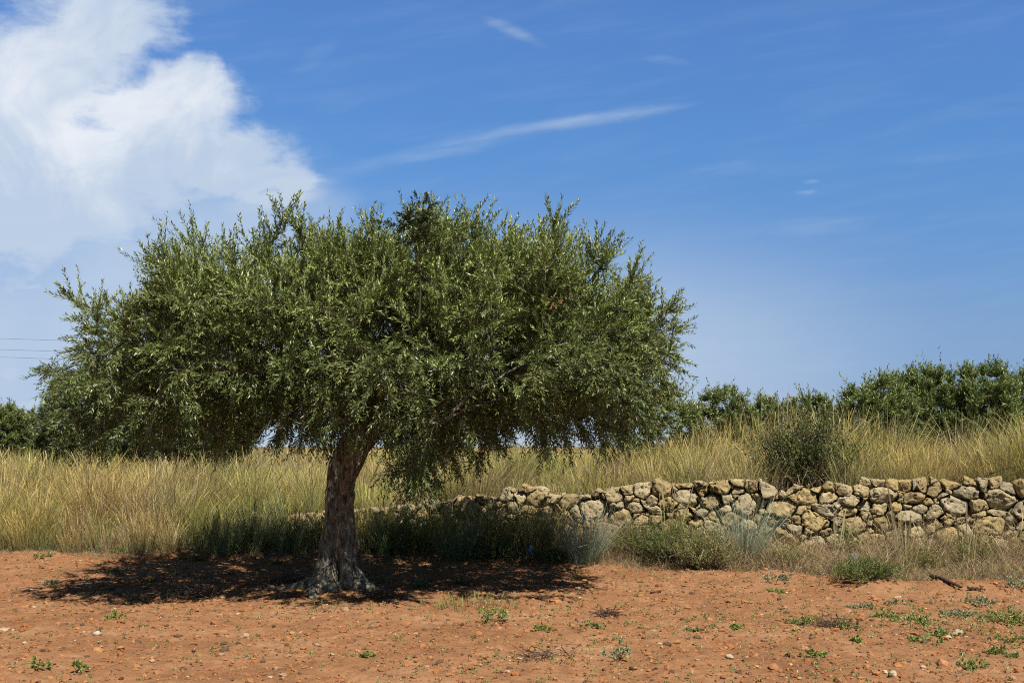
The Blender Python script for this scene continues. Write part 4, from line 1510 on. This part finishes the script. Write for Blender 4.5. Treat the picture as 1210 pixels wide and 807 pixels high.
# ------------------------------------------------------------------ power lines far left
WY = 75.0
pp_ = at(330, 470, WY)
pole = thing('utility_pole', (pp_[0], WY, float(gz(pp_[0], WY))), 'wooden power pole far behind the big crown carrying the three wires', 'pole')
zt = at(330, 385, WY)[2] - pole.location.z
V, Fq = tube([(0, 0, 0), (0, 0, zt * 0.5), (0, 0, zt)], [0.15, 0.13, 0.11], 10)
np_mesh('mast', V, Fq, None, M['wood'], pole)
ends = [at(330, y, WY) for y in (411, 424, 433)]
for e in ends:
    z_ = e[2] - pole.location.z
    V, Fq = tube([(0, -0.02, z_), (0, -0.3, z_), (0, -0.32, z_)], [0.05, 0.05, 0.0], 8)
    np_mesh('insulator', V, Fq, None, M['porcelain'], pole)
for (y0, lab), e in zip(((400, 'uppermost of the three power wires at the far left'), (413, 'middle one of the three power wires at the far left'), (422, 'lowest of the three power wires at the far left')), ends):
    a_, b_ = at(0, y0, WY), e + np.array([0, -0.3, 0])
    b_ = e + np.array([0, -0.30, 0])
    d_ = (a_ - b_)
    a2 = b_ + d_ * 2.4
    s = np.linspace(0, 1, 30)
    Pp = a2[None] * (1 - s)[:, None] + b_[None] * s[:, None]
    V, Fq = tube(Pp, 0.008, 5)
    tag(np_mesh('power_line', V, Fq, None, M['wire'], None, True, loc=b_), lab, 'wire', 'power wires behind the tree')

# ------------------------------------------------------------------ light and sky
elev = math.asin(SUN[2])
rot = math.atan2(SUN[0], SUN[1])
sl = bpy.data.lights.new('sun', 'SUN')
sl.energy = 5.0
sl.angle = math.radians(0.53)
sl.color = (1.0, 0.93, 0.80)
so = bpy.data.objects.new('sun', sl)
so.rotation_euler = Vector(SUN).to_track_quat('Z', 'Y').to_euler()
so.location = (5, -6, 14)
C.objects.link(so)

scn = bpy.context.scene
w = bpy.data.worlds.new('World')
scn.world = w
w.use_nodes = True
t = NT(w.node_tree)
sky = t.node('ShaderNodeTexSky', sky_type='NISHITA', sun_disc=False, sun_elevation=elev, sun_rotation=rot, altitude=50, air_density=0.7, dust_density=0.0, ozone_density=6.0)
tc = t.node('ShaderNodeTexCoord')
sep = t.node('ShaderNodeSeparateXYZ')
t.l.new(tc.outputs['Generated'], sep.inputs[0])
dy = t.m('MAXIMUM', sep.outputs[1], 0.05)
u = t.m('DIVIDE', sep.outputs[0], dy)
v = t.m('DIVIDE', sep.outputs[2], dy)
front = t.smooth(sep.outputs[1], 0.1, 0.4)


def uv(x, y):
    q = at(x, y, 1.0)
    return q[0], q[2] - CAM_H


com = t.node('ShaderNodeCombineXYZ')
t.l.new(u, com.inputs[0])
t.l.new(v, com.inputs[1])
UV = com.outputs[0]
w1 = t.node('ShaderNodeSeparateColor')
t.l.new(t.noise(UV, 7.0, 7, 0.55, col=True), w1.inputs[0])
uw = t.m('ADD', u, t.m('MULTIPLY', t.m('SUBTRACT', w1.outputs[0], 0.5), 0.17))
vw = t.m('ADD', v, t.m('MULTIPLY', t.m('SUBTRACT', w1.outputs[1], 0.5), 0.15))


def blob(x, y, rx, ry, uu=None, vv=None, ang_=0.0):
    cu, cv = uv(x, y)
    uu = uw if uu is None else uu
    vv = vw if vv is None else vv
    du, dv = t.m('SUBTRACT', uu, cu), t.m('SUBTRACT', vv, cv)
    if ang_:
        ca, sa = math.cos(ang_), math.sin(ang_)
        du, dv = t.m('ADD', t.m('MULTIPLY', du, ca), t.m('MULTIPLY', dv, sa)), t.m('SUBTRACT', t.m('MULTIPLY', dv, ca), t.m('MULTIPLY', du, sa))
    a_ = t.m('DIVIDE', du, rx / FPX)
    b_ = t.m('DIVIDE', dv, ry / FPX)
    return t.m('SUBTRACT', 1.0, t.m('SQRT', t.m('ADD', t.m('MULTIPLY', a_, a_), t.m('MULTIPLY', b_, b_))))


def bmax(lst):
    r = lst[0]
    for q in lst[1:]:
        r = t.m('SMOOTH_MAX', r, q, 0.15)
    return r


fs_com = t.node('ShaderNodeCombineXYZ')
t.l.new(t.m('ADD', u, t.m('MULTIPLY', v, 0.4)), fs_com.inputs[0])
t.l.new(t.m('MULTIPLY', v, 2.0), fs_com.inputs[1])
fine = t.noise(fs_com.outputs[0], 13, 9, 0.62, dist=0.5)
soft = t.noise(UV, 5, 5, 0.5)
fine2 = t.noise(fs_com.outputs[0], 40, 7, 0.65)
big_c = bmax([blob(50, 90, 150, 150), blob(-130, 110, 220, 170), blob(110, 20, 110, 90), blob(200, 120, 115, 62), blob(120, 200, 230, 110), blob(235, 190, 120, 75), blob(285, 232, 75, 36), blob(60, 260, 210, 90)])
dens = t.smooth(t.m('ADD', big_c, t.m('ADD', t.m('MULTIPLY', t.m('SUBTRACT', fine, 0.5), 0.85), t.m('MULTIPLY', t.m('SUBTRACT', fine2, 0.5), 0.40))), -0.04, 0.52)
# thin veils: low left, and the pale band right of the crown
veil = t.m('MULTIPLY', t.smooth(bmax([blob(30, 330, 460, 300), blob(60, 300, 300, 140), blob(230, 290, 240, 110)]), 0.0, 0.8), t.smooth(soft, 0.12, 0.68))
small_c = t.smooth(t.m('ADD', bmax([blob(2, 402, 42, 32), blob(60, 440, 70, 14)]), t.m('MULTIPLY', t.m('SUBTRACT', fine, 0.5), 0.9)), 0.1, 0.8)
# wind drawn cirrus streaks
wu = t.m('ADD', u, t.m('MULTIPLY', t.m('SUBTRACT', w1.outputs[2], 0.5), 0.05))
wv_ = t.m('ADD', v, t.m('MULTIPLY', t.m('SUBTRACT', w1.outputs[1], 0.5), 0.022))
st_com = t.node('ShaderNodeCombineXYZ')
t.l.new(t.m('MULTIPLY', u, 9.0), st_com.inputs[0])
t.l.new(t.m('MULTIPLY', t.m('SUBTRACT', v, t.m('MULTIPLY', u, 0.16)), 60.0), st_com.inputs[1])
strk = t.noise(st_com.outputs[0], 1.0, 5, 0.6)
streaks = []
TAIL = ((330, 234, 85, 24, 0.20, 0.95),)
for x, y, rx, ry, an, k in ((700, 140, 150, 11, 0.16, 0.42), (520, 178, 170, 16, 0.22, 0.30), (610, 40, 52, 11, -0.42, 0.35), (785, 72, 40, 8, -0.05, 0.22), (957, 213, 22, 4, 0.05, 0.30), (948, 225, 22, 4, 0.05, 0.28),
                            (980, 265, 110, 16, 0.12, 0.16), (860, 200, 120, 12, 0.08, 0.12), (380, 60, 50, 16, 0.6, 0.12), (1080, 190, 110, 12, 0.05, 0.08)) + TAIL:
    b_ = t.smooth(blob(x, y, rx, ry, wu, wv_, an), 0.0, 0.9)
    streaks.append(t.m('MULTIPLY', b_, k * 1.0))
s_ = streaks[0]
for q in streaks[1:]:
    s_ = t.m('ADD', s_, q)
s_ = t.m('MULTIPLY', s_, t.smooth(strk, 0.2, 0.75))
thin_all = t.m('MULTIPLY', t.smooth(strk, 0.42, 0.8), 0.07)
cov = t.m('MAXIMUM', t.m('MULTIPLY', dens, 0.92), t.m('MULTIPLY', veil, 0.80))
cov = t.m('MAXIMUM', cov, t.m('MULTIPLY', small_c, 0.85))
# even pale haze low in the sky behind the tree
hz_ = t.m('MULTIPLY', t.m('SUBTRACT', 1.0, t.smooth(v, 0.06, 0.235)), t.smooth(blob(560, 420, 620, 330, u, v), 0.0, 0.75))
cov = t.m('MAXIMUM', cov, t.m('MULTIPLY', hz_, t.m('ADD', 0.56, t.m('MULTIPLY', soft, 0.30))))
cov = t.m('ADD', cov, t.m('ADD', s_, thin_all), clamp=True)
cov = t.m('MULTIPLY', cov, front)
# billows: bright sunlit parts against blue grey shaded parts of the cloud
bil = t.noise(UV, 13, 9, 0.62, dist=0.6)
hl = bmax([blob(30, 75, 70, 60), blob(205, 110, 85, 36), blob(120, 150, 70, 50)])
bright = t.smooth(t.m('ADD', t.m('MULTIPLY', hl, 0.45), t.m('MULTIPLY', t.m('SUBTRACT', bil, 0.5), 3.4)), -0.9, 0.9)
CLD = t.mix(bright, (5.3, 6.4, 7.9), (8.6, 8.95, 9.4))
gain = t.ramp(t.m('MULTIPLY', v, 0.5, clamp=True), [(0.025, (0.60, 0.62, 0.76)), (0.0525, (0.84, 0.84, 0.88)), (0.12, (0.90, 1.22, 1.36)), (0.18, (1.08, 1.42, 1.66)), (0.32, (0.95, 1.05, 1.0)), (0.6, (0.80, 0.80, 0.68))])
skyc = t.mix(1.0, sky.outputs[0], gain, 'MULTIPLY')
colw_ = t.mix(cov, skyc, CLD)
bg = t.node('ShaderNodeBackground')
t.l.new(colw_, bg.inputs[0])
bg.inputs[1].default_value = 0.055
wo_ = t.node('ShaderNodeOutputWorld')
t.l.new(bg.outputs[0], wo_.inputs[0])

# ------------------------------------------------------------------ camera and output
cam = bpy.data.cameras.new('camera')
co = bpy.data.objects.new('camera', cam)
C.objects.link(co)
co.location = (0, 0, CAM_H)
co.rotation_euler = (PI / 2 + PITCH, 0, 0)
cam.sensor_width = 36
cam.lens = 36 * FPX / 1210
cam.clip_end = 5000
scn.camera = co
scn.render.engine = 'CYCLES'
scn.view_settings.view_transform = 'Standard'
scn.view_settings.look = 'None'
scn.view_settings.gamma = 1
scn.view_settings.exposure = 0.86
scn.view_settings.use_curve_mapping = False
scn.cycles.max_bounces = 8
scn.cycles.diffuse_bounces = 6
scn.cycles.transparent_max_bounces = 4
scn.cycles.use_denoising = False
scn.cycles.filter_width = 1.1
scn.render.filter_size = 1.1
